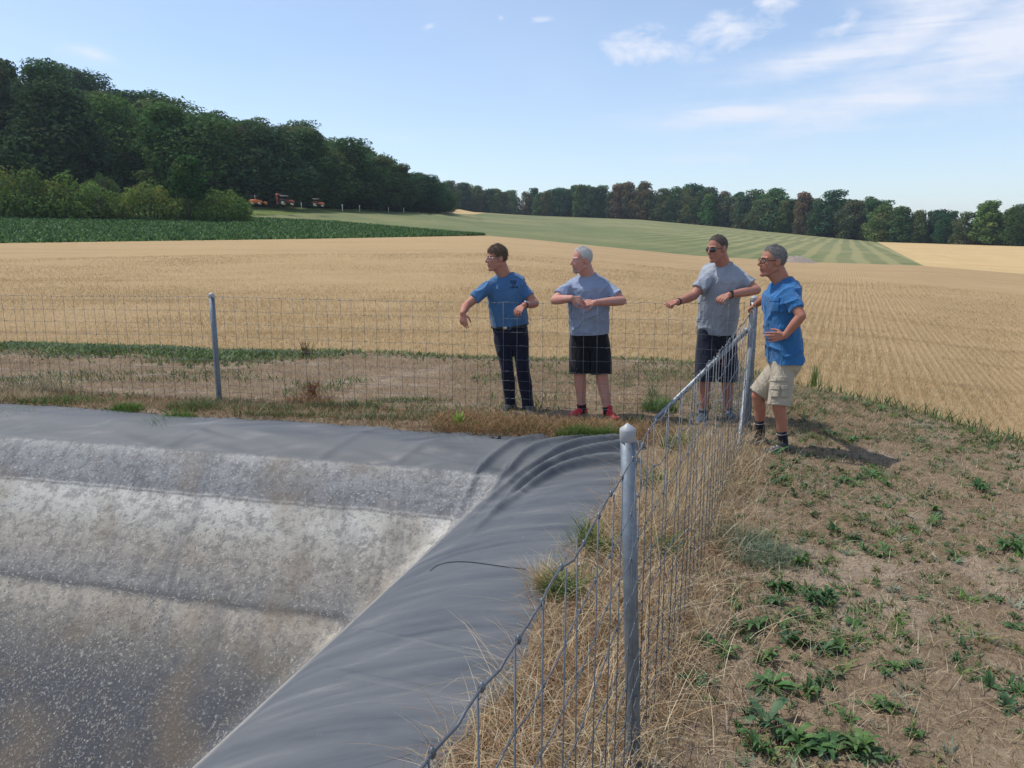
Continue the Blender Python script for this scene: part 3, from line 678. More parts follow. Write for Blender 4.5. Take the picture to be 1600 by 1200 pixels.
def wires(parent, path, spacing, side, zs, rtop, rmid, vm, seed, crimp=.006, sag=.0):
    """path: polyline of (x, y, ground z, height factor)"""
    r = np.random.default_rng(seed); path = np.array(path, float); seg = np.linalg.norm(np.diff(path[:, :2], axis=0), axis=1); L_ = np.concatenate([[0], np.cumsum(seg)])
    S_ = np.arange(0, L_[-1], spacing); X_ = np.interp(S_, L_, path[:, 0]); Y_ = np.interp(S_, L_, path[:, 1]); Z_ = np.interp(S_, L_, path[:, 2]); Hh = np.interp(S_, L_, path[:, 3])
    k = np.clip(np.searchsorted(L_, S_, side='right') - 1, 0, len(seg) - 1); dirs = np.diff(path[:, :2], axis=0) / seg[:, None]; nrm = np.stack([dirs[:, 1], -dirs[:, 0]], 1)[k] * side
    # slack between posts
    sg = np.array([sag * math.sin(math.pi * min(1, max(0, (s - L_[j]) / seg[j]))) for s, j in zip(S_, k)])
    X_ = X_ + nrm[:, 0] * .036; Y_ = Y_ + nrm[:, 1] * .036
    jz = r.normal(size=(len(zs), len(S_))) * .003; jn = r.normal(size=(len(zs), len(S_))) * .004
    kn = MB()
    for i, z in enumerate(zs):
        pts = []
        for j in range(len(S_)):
            zz = Z_[j] + z * Hh[j] + jz[i, j] - sg[j] * (.3 + .7 * z / 1.235); p = np.array([X_[j] + nrm[j, 0] * jn[i, j], Y_[j] + nrm[j, 1] * jn[i, j], zz]); pts.append(p)
            kr = (rtop if i == 0 else rmid)
            kn.tube([p - [0, 0, kr * 3.2], p - [0, 0, kr * 1.2], p + [0, 0, kr * 1.2], p + [0, 0, kr * 3.2]], [kr * .8, kr * 2.0, kr * 2.0, kr * .8], 6)
            if j < len(S_) - 1:
                d = np.array([X_[j + 1] - X_[j], Y_[j + 1] - Y_[j], 0]); n3 = np.array([nrm[j, 0], nrm[j, 1], 0]); up = np.array([0, 0, 1.])
                nz = Z_[j + 1] + z * Hh[j + 1] - Z_[j] - z * Hh[j]
                mid = p + d * .5 + up * nz * .5
                pts += [mid - d * .13 + up * crimp * .1, mid - d * .04 + up * crimp * .9 + n3 * crimp * .5, mid + d * .04 - up * crimp * .9 - n3 * crimp * .3, mid + d * .13 - up * crimp * .1]
        mb = MB(); mb.tube(pts, rtop if i == 0 else rmid, 6); mb.build('horizontal_wire', M_WIRE, parent)
    for j in range(len(S_)):
        o = obj('vertical_wire', vm, M_WIRE, parent); o.location = (X_[j], Y_[j], Z_[j] - sg[j] * .9); o.rotation_euler = (r.normal() * .006, r.normal() * .006, 0); o.scale = (1, 1, Hh[j])
    kn.build('wire_knots', M_WIRE, parent, kind='stuff')
f1 = empty('wire_fence', (0, 0, 0), label='galvanised knotted wire fence running from the foreground post to the corner post', cat='fence')
g = lambda q: float(bank_z(np.array([q[0]]), np.array([q[1]]))[0])
post((.432, 2.38, 0), (.372, 2.36, 1.235), .0245, f1)
post((CORNER[0], CORNER[1], 0), (CORNER[0], CORNER[1], 1.30), .035, f1)
ct = np.array([CORNER[0], CORNER[1], 0.0])
def strut(a, b, parent, r=.024):
    mb = MB(); a = np.asarray(a, float); b = np.asarray(b, float); mb.tube([a + (a - b) * .12, a, b], r, 18); s = mb.build('strut', M_STRUT, parent)
    c = MB(); c.ell(b, (.034, .034, .03)); c.build('strut_joint', M_STRUT, s)
strut((1.965, 6.35, .0), (CORNER[0] - .018, CORNER[1] - .05, .985), f1, .022)
wires(f1, [(CORNER[0], CORNER[1], 0, 1.02), (.402, 2.37, 0, 1.0), (-.165, .72, 0, 1.0), (-.52, -.35, 0, 1)], .15, -1, ZW, .0025, .0018, VW, 5, .0065, .03)
f2 = empty('wire_fence', (0, 0, 0), label='galvanised knotted wire fence along the far rim, in front of the men', cat='fence')
post((LEFTP[0], LEFTP[1], 0), (LEFTP[0] - .005, LEFTP[1], 1.25), .032, f2, False)
strut((1.42, 7.60, -.02), (CORNER[0] - .05, CORNER[1] + .01, .985), f2, .024)
wires(f2, [(-13.0, 10.7, 0, .98), (LEFTP[0], LEFTP[1], 0, 1.0), (CORNER[0], CORNER[1], 0, 1.02)], .142, 1, ZW, .0021, .0016, VWF, 6, .006, .03)
# ============================================================ GRASS, WEEDS, STUBBLE
def mat_blade():
    t = NT('grass_blade'); return t.leafy(t.attr(), .25, .65)
M_BLADE = mat_blade()
def blades(P, h, wd, lean, col, segs=3, curve=2.0, r=rng, droop=None):
    n = len(P); h = np.broadcast_to(h, n); wd = np.broadcast_to(wd, n); lean = np.broadcast_to(lean, n)
    az = r.uniform(0, 2 * math.pi, n); D = np.stack([np.cos(az), np.sin(az), np.zeros(n)], 1)
    sa = az + math.pi / 2 + r.normal(size=n) * .8; Sd = np.stack([np.cos(sa), np.sin(sa), np.zeros(n)], 1) * wd[:, None] * .5
    rows = []
    for k in range(segs + 1):
        t = k / segs; c = P + D * (h * lean * t ** curve)[:, None]; zz = h * (t - (0 if droop is None else droop * t ** 3)); c = c + np.stack([np.zeros(n), np.zeros(n), zz], 1)
        if k < segs: rows += [c - Sd * (1 - .6 * t), c + Sd * (1 - .6 * t)]
        else: rows += [c]
    V = np.stack(rows, 1); m = V.shape[1]; b = np.arange(n) * m; F = [np.stack([b + 2 * k, b + 2 * k + 1, b + 2 * k + 3, b + 2 * k + 2], 1) for k in range(segs - 1)]
    T = np.stack([b + 2 * segs - 2, b + 2 * segs - 1, b + 2 * segs], 1)
    return V.reshape(-1, 3), (np.concatenate(F) if F else np.zeros((0, 4), int)), T, np.repeat(col, m, 0)
class Heap:
    def __init__(s): s.V, s.F, s.T, s.C, s.n = [], [], [], [], 0
    def add(s, V, F, T, C):
        s.V.append(V); s.C.append(C); s.n0 = s.n
        if len(F): s.F.append(F + s.n)
        if len(T): s.T.append(T + s.n)
        s.n += len(V)
    def build(s, name, label, cat, **k):
        Fs = ([np.concatenate(s.F)] if s.F else []) + ([np.concatenate(s.T)] if s.T else [])
        return mesh(name, np.concatenate(s.V), Fs, M_BLADE, None, False, np.concatenate(s.C), kind='stuff', label=label, cat=cat, **k)
def colors(n, pal, r=rng, var=.2):
    pal = np.array(pal); c = pal[r.integers(0, len(pal), n)]; return np.clip(c * r.uniform(1 - var, 1 + var, (n, 1)) * r.uniform(.94, 1.06, (n, 3)), 0, 1)
STRAW = [(.54, .42, .25), (.61, .50, .32), (.46, .34, .19), (.37, .26, .14), (.56, .47, .33)]
RUST = [(.24, .115, .05), (.30, .16, .07), (.19, .09, .045), (.38, .24, .11)]
DRY = [(.36, .265, .155), (.45, .35, .21), (.29, .20, .115), (.23, .145, .08), (.40, .32, .21)]
GREEN = [(.075, .135, .035), (.10, .165, .045), (.06, .11, .038), (.13, .18, .055)]
BRIGHT = [(.11, .24, .035), (.15, .28, .05), (.085, .19, .03)]
GREYG = [(.16, .21, .13), (.20, .24, .16), (.13, .18, .11)]
def on_ground(x, y): return np.stack([x, y, ground_z(x, y)], 1)
def scatter(n, x0, x1, y0, y1, keep=None, r=rng):
    x = r.uniform(x0, x1, n); y = r.uniform(y0, y1, n); ok = liner_edge(x, y) < .03
    if keep is not None: ok &= keep(x, y)
    return x[ok], y[ok]
def fence_off(x, y):       # signed metres right of the near fence line
    s = np.where(y > 2.38, .395, .335); return (x - (.40 + s * (y - 2.38))) * .93
def far_off(x, y): return y - (CORNER[1] - .2155 * (x - CORNER[0]))
# --- short dry turf all over the bank
H1 = Heap()
patch = lambda x, y: fbm(x * .9 + 3, y * .9, oct=3)
x, y = scatter(150000, -1, 6.3, .8, 11.5, lambda x, y: (patch(x, y) > rng.uniform(-.75, .2, len(x))))
n = len(x); H1.add(*blades(on_ground(x, y), rng.uniform(.012, .05, n), rng.uniform(.0022, .0045, n), rng.uniform(.2, 2.2, n), colors(n, DRY), 2))
x, y = scatter(90000, -11, 4, 7.0, 13.5, lambda x, y: patch(x, y) > rng.uniform(-1.0, .1, len(x)))
n = len(x); H1.add(*blades(on_ground(x, y), rng.uniform(.02, .08, n), rng.uniform(.003, .006, n), rng.uniform(.2, 2.0, n), colors(n, DRY + STRAW[2:4]), 2))
x, y = scatter(34000, -1, 6.3, .8, 11, lambda x, y: fbm(x * 1.3 + 30, y * 1.3, oct=3) > .12)
n = len(x); H1.add(*blades(on_ground(x, y), rng.uniform(.015, .05, n), rng.uniform(.003, .006, n), rng.uniform(.2, 1.8, n), colors(n, RUST), 2))
x, y = scatter(60000, .2, 6.3, .8, 11, lambda x, y: fbm(x * .8 + 60, y * .8 + 9, oct=3) > .10 + .25 * rng.normal(size=len(x)))
n = len(x); H1.add(*blades(on_ground(x, y), rng.uniform(.012, .05, n), rng.uniform(.0022, .0045, n), rng.uniform(.4, 2.6, n), colors(n, STRAW[2:] + DRY[:2]), 2))
x, y = scatter(8000, -.6, 6, 1, 10)    # loose pale straws lying about
n = len(x); H1.add(*blades(on_ground(x, y) + [0, 0, .008], rng.uniform(.01, .04, n), rng.uniform(.002, .0035, n), rng.uniform(3, 9, n), colors(n, STRAW), 3, 1.0))
H1.build('dry_turf', 'short brown dried turf covering the bank', 'grass')
# --- the tangle of tall dry grass along the near fence
H2 = Heap()
def along(n, lo, hi, y0, y1, dens=None):
    y = rng.uniform(y0, y1, n); off = rng.normal(size=n) * (hi - lo) / 4 + (hi + lo) / 2; s = np.where(y > 2.38, .395, .335); x = .40 + s * (y - 2.38) + off / .93
    ok = liner_edge(x, y) < .06; return x[ok], y[ok]
x, y = along(11500, -.66, .22, .9, 6.7); n = len(x)
H2.add(*blades(on_ground(x, y), rng.uniform(.06, .30, n) * np.where(rng.uniform(size=n) < .3, 1.3, .75), rng.uniform(.0022, .004, n), rng.uniform(.3, 1.9, n), colors(n, STRAW + RUST[:2] + DRY[:2]), 4, 1.7, droop=rng.uniform(.1, .9, n)))
x, y = along(9000, -.75, .10, .9, 5.6); n = len(x)
H2.add(*blades(on_ground(x, y), rng.uniform(.03, .13, n), rng.uniform(.003, .006, n), rng.uniform(.4, 2.5, n), colors(n, RUST + DRY), 3, 1.5, droop=rng.uniform(.2, .9, n)))
x, y = along(2000, -.45, .10, 4.3, 6.5); n = len(x)       # standing straw by the corner
H2.add(*blades(on_ground(x, y), rng.uniform(.10, .30, n), rng.uniform(.003, .0048, n), rng.uniform(.1, 1.0, n), colors(n, STRAW), 4, 1.8))
x, y = along(1300, -.55, .35, 1.0, 6.6); n = len(x)       # long pale stalks fallen against the mesh
H2.add(*blades(on_ground(x, y), rng.uniform(.08, .26, n), rng.uniform(.0022, .0036, n), rng.uniform(.5, 1.6, n), colors(n, STRAW[:2] + [(.62, .54, .40)]), 5, 1.4, droop=rng.uniform(.0, .8, n)))
H2.build('dry_fence_grass', 'tangled tall straw-coloured dry grass along the near wire fence', 'grass')
# --- far rim: dry and green fringe between liner and far fence, and the strip beyond
H3 = Heap()
def rim(n, lo, hi, x0, x1):
    x = rng.uniform(x0, x1, n); y = 7.16 - .235 * x + rng.uniform(lo, hi, n); ok = liner_edge(x, y) < .05; return x[ok], y[ok]
x, y = rim(20000, -.2, .75, -9, 1.6); n = len(x)
H3.add(*blades(on_ground(x, y), rng.uniform(.02, .10, n), rng.uniform(.003, .006, n), rng.uniform(.3, 2, n), colors(n, RUST + RUST + DRY[2:4] + GREEN[:3] + GREYG[:1] + DRY[:1]), 3, 1.6, droop=rng.uniform(0, .6, n)))
x, y = rim(5000, -.15, .5, -.8, 1.3); n = len(x)
H3.add(*blades(on_ground(x, y), rng.uniform(.05, .17, n), rng.uniform(.003, .005, n), rng.uniform(.3, 1.8, n), colors(n, RUST + RUST + STRAW[2:4] + GREEN[:1]), 4, 1.6, droop=rng.uniform(0, .7, n)))
def clump(cx, cy, rx, ry, n, h0, h1, pal, wd=.005, ln=(.1, 1.2), segs=3, heap=H3):
    a = rng.uniform(0, 6.28, n); q = np.sqrt(rng.uniform(0, 1, n)); x = cx + rx * q * np.cos(a); y = cy + ry * q * np.sin(a)
    heap.add(*blades(on_ground(x, y), rng.uniform(h0, h1, n) * (1.1 - .5 * q), rng.uniform(.7, 1.3, n) * wd, rng.uniform(*ln, n), colors(n, pal), segs, 1.8))
def pix(u, v, z=0.02): return at_z(u, v, z)[:2]
for (u, v, rx, ry, n, h0, h1, pal) in [(40, 636, .55, .12, 900, .06, .2, BRIGHT + GREEN), (150, 640, .5, .1, 900, .05, .14, BRIGHT + GREEN), (185, 640, .3, .1, 600, .05, .13, BRIGHT), (258, 650, .33, .12, 1500, .07, .20, BRIGHT),
        (300, 640, .3, .12, 500, .06, .15, GREEN), (70, 612, .5, .12, 500, .1, .3, STRAW + GREYG), (30, 625, .4, .12, 400, .1, .25, STRAW), (905, 682, .22, .12, 1300, .06, .17, BRIGHT + GREEN), (940, 685, .2, .1, 900, .06, .18, BRIGHT + GREEN),
        (400, 640, .5, .1, 500, .05, .12, GREYG + GREEN), (540, 636, .5, .1, 500, .05, .12, GREEN), (640, 628, .5, .12, 500, .05, .1, GREEN), (600, 655, .6, .08, 700, .03, .09, GREEN + GREYG), (330, 632, .5, .1, 500, .03, .1, GREEN + GREYG), (450, 650, .6, .08, 600, .03, .09, GREEN), (820, 672, .3, .08, 300, .03, .1, GREEN), (100, 628, .6, .12, 700, .04, .12, GREEN + BRIGHT), (690, 648, .4, .1, 400, .03, .09, GREYG + GREEN), (480, 630, .3, .12, 400, .06, .2, RUST), (740, 668, .18, .06, 200, .04, .1, BRIGHT)]:
    q = pix(u, v); clump(q[0], q[1], rx, ry, n, h0, h1, pal)
# green leafy band where the bank meets the stubble
x = rng.uniform(-12, 3.5, 17000); y = 12.9 - .05 * x + rng.normal(size=17000) * .5 + .75 * vnoise(x * .45, x * 0) + .35 * vnoise(x * 1.7, x * 0 + 5)
ok = rng.uniform(size=len(x)) < np.interp(x, [-12, -4.5, -2.5, 3.5], [1, .9, .16, .10]); x, y = x[ok], y[ok]; n = len(x)
H3.add(*blades(np.stack([x, y, np.maximum(ground_z(x, y), stubble_z(x, y))], 1), rng.uniform(.03, .10, n), rng.uniform(.02, .05, n), rng.uniform(.3, 2.0, n), colors(n, GREEN + [(.09, .16, .05), (.20, .27, .12), (.14, .2, .07)]), 2, 1.5))
x, y = scatter(20000, -11, 3.5, 7.4, 13, lambda x, y: fbm(x * .8 + 7, y * 1.6, oct=3) > .18); n = len(x)
H3.add(*blades(on_ground(x, y), rng.uniform(.03, .1, n), rng.uniform(.008, .02, n), rng.uniform(.3, 1.8, n), colors(n, GREEN), 2, 1.5))
H3.build('rim_grass', 'dry and green grass fringe between the liner and the stubble field', 'grass')
# --- small green leaves in the turf on the right bank
H4 = Heap()
x, y = scatter(90000, .6, 6.2, 1.2, 11, lambda x, y: fbm(x * 1.1 + 11, y * 1.1 + 5, oct=4) + .5 * fbm(x * 4, y * 4, oct=2) > np.where(fence_off(x, y) > .35, .10, .30)); n = len(x)
H4.add(*blades(on_ground(x, y), rng.uniform(.008, .032, n), rng.uniform(.005, .013, n), rng.uniform(.5, 2.2, n), colors(n, GREEN + GREYG[:2]), 2, 1.3))
x = rng.uniform(2.6, 5.2, 7000); y = rng.uniform(5.5, 12, 7000); xc = 4.75 - .27 * (y - 7); ok = np.abs(x - xc - .1) < np.abs(rng.normal(size=7000)) * .28; x, y = x[ok], y[ok]; n = len(x)
H4.add(*blades(on_ground(x, y), rng.uniform(.03, .17, n), rng.uniform(.008, .022, n), rng.uniform(.1, 1.2, n), colors(n, GREEN + DRY[:1]), 3, 1.5))
nc = 8500; cx = rng.uniform(.8, 6.2, nc); cy_ = rng.uniform(1.3, 11, nc); okc = (fbm(cx * .9 + 40, cy_ * .9, oct=3) + .35 * rng.normal(size=nc) > .05) & (fence_off(cx, cy_) > .25); cx, cy_ = cx[okc], cy_[okc]
k_ = rng.integers(5, 15, len(cx)); sz = rng.uniform(.5, 1.25, len(cx)); X_ = np.repeat(cx, k_) + rng.normal(size=k_.sum()) * .014 * np.repeat(sz, k_); Y_ = np.repeat(cy_, k_) + rng.normal(size=k_.sum()) * .014 * np.repeat(sz, k_); n = len(X_); S_ = np.repeat(sz, k_)
base_c = np.repeat(colors(len(cx), GREEN + BRIGHT[2:] + GREYG + [(.17, .19, .06)], var=.3), k_, 0) * rng.uniform(.75, 1.25, (n, 1))
H4.add(*blades(on_ground(X_, Y_), rng.uniform(.015, .055, n) * S_, rng.uniform(.005, .013, n) * S_, rng.uniform(.4, 2.0, n), base_c, 3, 1.5, droop=rng.uniform(0, .5, n)))
q = pix(1190, 872); clump(q[0], q[1], .22, .2, 1600, .03, .09, GREYG, .004, (.4, 2.2), 3, H4)
q = pix(1150, 850); clump(q[0], q[1], .2, .2, 600, .05, .14, GREYG, .004, (.3, 2.0), 3, H4)
for (u, v, rr, nn) in [(1040, 870, .10, 300), (905, 840, .10, 250), (935, 865, .08, 250), (880, 930, .10, 300), (1060, 700, .16, 500), (1020, 760, .1, 200), (1030, 640, .2, 500)]:
    q = pix(u, v); clump(q[0], q[1], rr, rr, nn, .04, .2, GREEN + BRIGHT[:1], .007, (.3, 1.6), 3, H4)
H4.build('green_ground_cover', 'low green weeds and clover spreading through the dry turf', 'ground cover')
# --- straw tuft lying on the liner edge, lime seedling
def tuft(name, u, v, n, h0, h1, pal, label, wd=.003, ln=(.3, 1.6), rad=.05, cat='plant', droop=None):
    q = pix(u, v, 0); P0 = np.array([q[0], q[1], float(ground_z(np.array([q[0]]), np.array([q[1]]))[0])])
    P0[2] = max(P0[2], float(liner_z(np.array([q[0]]), np.array([q[1]]))[0]) - .005)
    P = rng.normal(size=(n, 3)) * rad * np.array([1, 1, 0]) * rng.choice([.5, 1.0], (n, 1)); V, F, T, C = blades(P, rng.uniform(h0, h1, n), wd, rng.uniform(*ln, n), colors(n, pal), 4, 1.7, droop=droop)
    o = mesh(name, V, [F, T], M_BLADE, None, False, C, label=label, cat=cat); o.location = P0; return o
tuft('straw_tuft', 848, 918, 420, .05, .17, STRAW[:2] + [(.5, .33, .15)], 'straw-coloured dry grass tuft spilling onto the dark liner', .003, (.3, 1.5), .035)
tuft('seedling', 718, 668, 34, .06, .16, [(.22, .36, .05), (.28, .42, .08)], 'single lime green seedling at the rim of the liner', .035, (.1, .8), .03)
tuft('dock_plant', 488, 622, 130, .05, .28, [(.16, .05, .03), (.22, .08, .04), (.12, .05, .03)], 'dark reddish dried dock plant right of the left fence post', .008, (.2, 1.1), .035)
tuft('weed_stalk', 478, 556, 50, .10, .32, [(.12, .12, .05), (.16, .11, .06)], 'dark upright weed standing at the edge of the stubble', .012, (.05, .6), .04)
tuft('weed_stalk', 1273, 603, 40, .10, .34, [(.16, .22, .06), (.20, .25, .08)], 'slim yellowish weed at the crest right of the man in cargo shorts', .012, (.05, .35), .05)
tuft('weed_stalk', 1020, 625, 46, .08, .42, [(.12, .19, .07), (.18, .22, .10)], 'thin feathery weed beside the diagonal fence strut', .006, (.1, .9), .05)
# --- broad-leaved weed rosettes, each a plant of its own
def rosette(seed, nl):
    r = np.random.default_rng(seed); V, F, C = [], [], []; k0 = 0
    for k in range(nl):
        a = k * 2.399 + r.uniform(-.3, .3); L_ = r.uniform(.4, 1.05); up = r.uniform(.35, 1.25); w_ = L_ * r.uniform(.10, .16); tone = r.uniform(.7, 1.25)
        d = np.array([math.cos(a), math.sin(a), 0]); sd = np.array([-math.sin(a), math.cos(a), 0]); n = 8
        for i in range(n + 1):
            t = i / n; c = d * L_ * t * (1 - .15 * up * t) + np.array([0, 0, L_ * (up * t - .75 * up * t ** 2.4) + .03]); ww = w_ * (math.sin(math.pi * min(1, t * .88 + .1)) ** .8) * (1.0 if i % 2 else .68) if i < n else .003
            V += [c - sd * ww + np.array([0, 0, .35 * ww]), c, c + sd * ww + np.array([0, 0, .35 * ww])]; C += [[tone, tone, tone]] * 3
            if i < n:
                b = k0 + i * 3; F += [[b, b + 1, b + 4, b + 3], [b + 1, b + 2, b + 5, b + 4]]
        k0 += (n + 1) * 3
    return mesh_data('rosette_leaves', np.array(V), np.array(F), True, np.array(C))
def mat_weed():
    t = NT('weed_leaf'); c = t.mix(1.0, t.info('Color'), t.attr(), 'MULTIPLY'); n = t.noise(9, 3); c = t.mix(.3, c, t.mix(1.0, c, t.ramp(n, [(.3, .5), (.7, 1.5)]), 'MULTIPLY')); return t.leafy(c, .22, .5)
M_WEED = mat_weed()
ROS = [rosette(k, nl) for k, nl in enumerate((11, 15, 19, 13, 23, 9))]
WEEDS = [(1195, 1135, 1.3), (1240, 1165, 1.2), (1290, 1172, 1.1), (1200, 1075, 1), (1258, 1088, 1.1), (1143, 995, .8), (1220, 985, 1.3), (1200, 1030, 1), (1255, 1015, 1.1), (1285, 1020, 1.1), (1210, 925, 1.2), (1238, 930, 1.0), (1200, 948, .7), (1265, 945, 1), (1292, 940, .9),
  (1140, 940, .9), (1253, 890, .8), (1285, 855, 1), (1350, 865, 1), (1335, 980, .8), (1345, 1185, 1.2), (1300, 1060, .8), (1130, 1025, .8), (1085, 1065, .9), (1238, 965, .6), (1100, 1010, .9), (1180, 1180, 1.2), (1375, 1110, .8), (1400, 1050, .8), (1320, 1125, .7), (1420, 1160, .8),
  (1300, 680, 1.2), (1255, 662, 1.1), (1330, 690, 1), (1360, 745, 1.3), (1385, 760, 1), (1340, 760, 1), (1215, 755, 1), (1238, 778, .9), (1262, 790, .8), (1530, 765, 1.2), (1555, 770, .8), (1590, 850, 1.2), (1425, 830, .8), (1460, 800, .8), (1300, 830, .9), (1345, 805, .8), (1400, 870, .8), (1250, 720, .9), (1490, 870, .8), (1560, 940, .7), (1440, 940, .7), (1590, 1090, .8), (1545, 1080, .8), (1500, 1010, .7), (1435, 690, .9), (1380, 640, 1), (1420, 650, .9), (1320, 625, 1), (1500, 660, 1), (1550, 690, 1), (1205, 735, .9), (1235, 735, .9),
  (875, 945, .8), (895, 930, .7), (905, 850, .7), (930, 860, .7), (1045, 875, .7), (1155, 810, .6), (1170, 845, .6), (1290, 605, .9), (1345, 612, 1), (1400, 625, 1), (1455, 640, 1), (1520, 660, 1), (1575, 680, 1), (1240, 640, .8), (1278, 650, .8)]
r = np.random.default_rng(21)
for (u, v, s_) in list(WEEDS[:66]):
    for _ in range(r.integers(1, 4)): WEEDS.append((u + r.normal() * 26, v + r.normal() * 14, s_ * r.uniform(.45, .95)))
for _ in range(70):
    WEEDS.append((r.uniform(1150, 1600), r.uniform(640, 1190), r.uniform(.3, .6)))
def weed_label(u, v):
    if u < 1060: return 'small green weed in the dry grass by the foreground post'
    if v < 700: return 'leafy green weed towards the crest of the bank behind the man in cargo shorts'
    if u < 1330 and v > 1120: return 'dark green toothed-leaf weed in the big clump along the bottom edge'
    if u < 1180 and v > 880: return 'dark green weed rosette at the edge of the dry fence grass'
    if u < 1330 and v > 1000: return 'dark green toothed-leaf weed just above the big clump at the bottom edge'
    if u < 1330 and v > 880: return 'dark green toothed-leaf weed level with the middle of the foreground post'
    if u < 1330: return 'green weed rosette on the bank just below the man in cargo shorts'
    if v > 1040: return 'small green weed rosette at the bottom right edge of the bank'
    if v > 880: return 'small green weed rosette on the right-hand bank above the bottom corner'
    return 'green weed rosette in the middle of the right-hand bank'
for k, (u, v, s) in enumerate(WEEDS):
    q = pix(u, v, .01); z = float(ground_z(np.array([q[0]]), np.array([q[1]]))[0]); lb = weed_label(u, v)
    if liner_edge(np.array([q[0]]), np.array([q[1]]))[0] > 0: continue
    o = obj('weed_rosette', ROS[k % 6], M_WEED, label=lb, cat='weed', group=lb); o.location = (q[0], q[1], z - .004); o.rotation_euler = (r.normal() * .2, r.normal() * .2, r.uniform(0, 6.28)); sc = s * r.uniform(.075, .12); o.scale = (sc * r.uniform(.75, 1.2), sc * r.uniform(.75, 1.2), sc * r.uniform(.8, 1.5))
    cc = [(.055, .125, .040), (.07, .15, .045), (.09, .165, .045), (.065, .125, .055)][r.integers(4)]; o.color = (*cc, 1)
# --- stubble stalks in drill rows, denser near the bank
H5 = Heap(); n = 420000
d = 10.5 * (60 / 10.5) ** rng.uniform(0, 1, n); a = rng.uniform(math.radians(-44), math.radians(44), n); x = d * np.sin(a); y = d * np.cos(a)
cr, sr = math.cos(ROW_AZ), math.sin(ROW_AZ); across = x * cr - y * sr; al = x * sr + y * cr
inrow = (x > 2) | (rng.uniform(size=n) < .55); wob = .22 * vnoise(al * .12, across * .3); across = np.where(inrow, np.round((across + wob) / .31) * .31 - wob + rng.normal(size=n) * .072, across); x = across * cr + al * sr; y = -across * sr + al * cr
zs = stubble_z(x, y); ok = (bank_z(x, y) + .03 < zs) & (np.hypot(x, y) > 10) & (fbm(x * .25, y * .8, oct=3) > rng.uniform(-1.1, .25, n)); x, y, zs = x[ok], y[ok], zs[ok]; n = len(x); d = np.hypot(x, y)
H5.add(*blades(np.stack([x, y, zs - .02], 1), rng.uniform(.04, .11, n), .0045 + d * .00035, rng.uniform(0, .9, n), colors(n, [(.51, .375, .19), (.56, .43, .235), (.43, .30, .145), (.61, .48, .275)]), 1, 1.2))
H5.build('stubble_stalks', 'golden cut cereal stalks standing in drill rows across the stubble field', 'stubble')
# --- the beet crop: leaf tufts in rows
H6 = Heap(); nb = 52000; ub = rng.uniform(-250, 756, nb); tb = rng.uniform(0, 1, nb); ug = np.arange(-260, 761, 10.); PBg = np.array([PB(q) for q in ug]); PCg = np.array([PC(q) for q in ug])
Q_ = np.stack([np.interp(ub, ug, PBg[:, k]) * (1 - tb) + np.interp(ub, ug, PCg[:, k]) * tb for k in range(3)], 1); ac = Q_[:, 1]; Q_[:, 1] = np.round(ac / 1.0) * 1.0 + rng.normal(size=nb) * .16; Q_[:, 2] -= .05
H6.add(*blades(Q_, rng.uniform(.22, .5, nb), rng.uniform(.18, .4, nb), rng.uniform(.2, 1.4, nb), colors(nb, [(.05, .12, .035), (.075, .15, .04), (.11, .20, .055), (.04, .095, .03), (.16, .25, .09)], var=.25), 2, 1.4)); H6.build('beet_leaves', 'dense dark green leaves of the root crop in front of the hedge', 'crop')
# --- flakes of dried crust curling off the liner slope
n = 20000; x = rng.uniform(-6, .2, n); y = rng.uniform(3.2, 7.2, n); a_, b_ = basin_ab(x, y); z = liner_z(x, y); ok = (a_ > .35) & (b_ > .12) & (z > -2.3) & (vnoise(x * 1.5, y * 2.5) + .25 * vnoise(x * 8, y * 8) > np.where(z < -1.2, .12, .35)); x, y, z = x[ok], y[ok], z[ok]; n = len(x)
s = rng.uniform(.002, .0065, n) * np.where(z < -1.2, 1.15, .7); ang = rng.uniform(0, 6.28, n); V = []
for (px_, py_, lift) in [(-1, -.7, .02), (1, -.5, .05), (.8, .8, .55), (-.7, .9, .35), (0, 0, .08)]:
    qx = s * (px_ * np.cos(ang) - py_ * np.sin(ang)) * rng.uniform(.6, 1.3, n); qy = s * (px_ * np.sin(ang) + py_ * np.cos(ang)) * rng.uniform(.6, 1.3, n); V.append(np.stack([x + qx, y + qy, liner_z(x + qx, y + qy) + .003 + lift * s * rng.uniform(.2, .8, n)], 1))
V = np.stack(V, 1).reshape(-1, 3); b = np.arange(n) * 5; T = np.concatenate([np.stack([b + i, b + (i + 1) % 4, b + 4], 1) for i in range(4)])
M_FLAKE = NT('crust_flake').set(None, .95, spec=.05); M_FLAKE.set(M_FLAKE.attr()); M_FLAKE = M_FLAKE.m
mesh('crust_flakes', V, T, M_FLAKE, liner, False, np.repeat(colors(n, [(.26, .24, .21), (.20, .18, .15), (.33, .31, .27), (.15, .135, .115)]), 5, 0), kind='stuff')
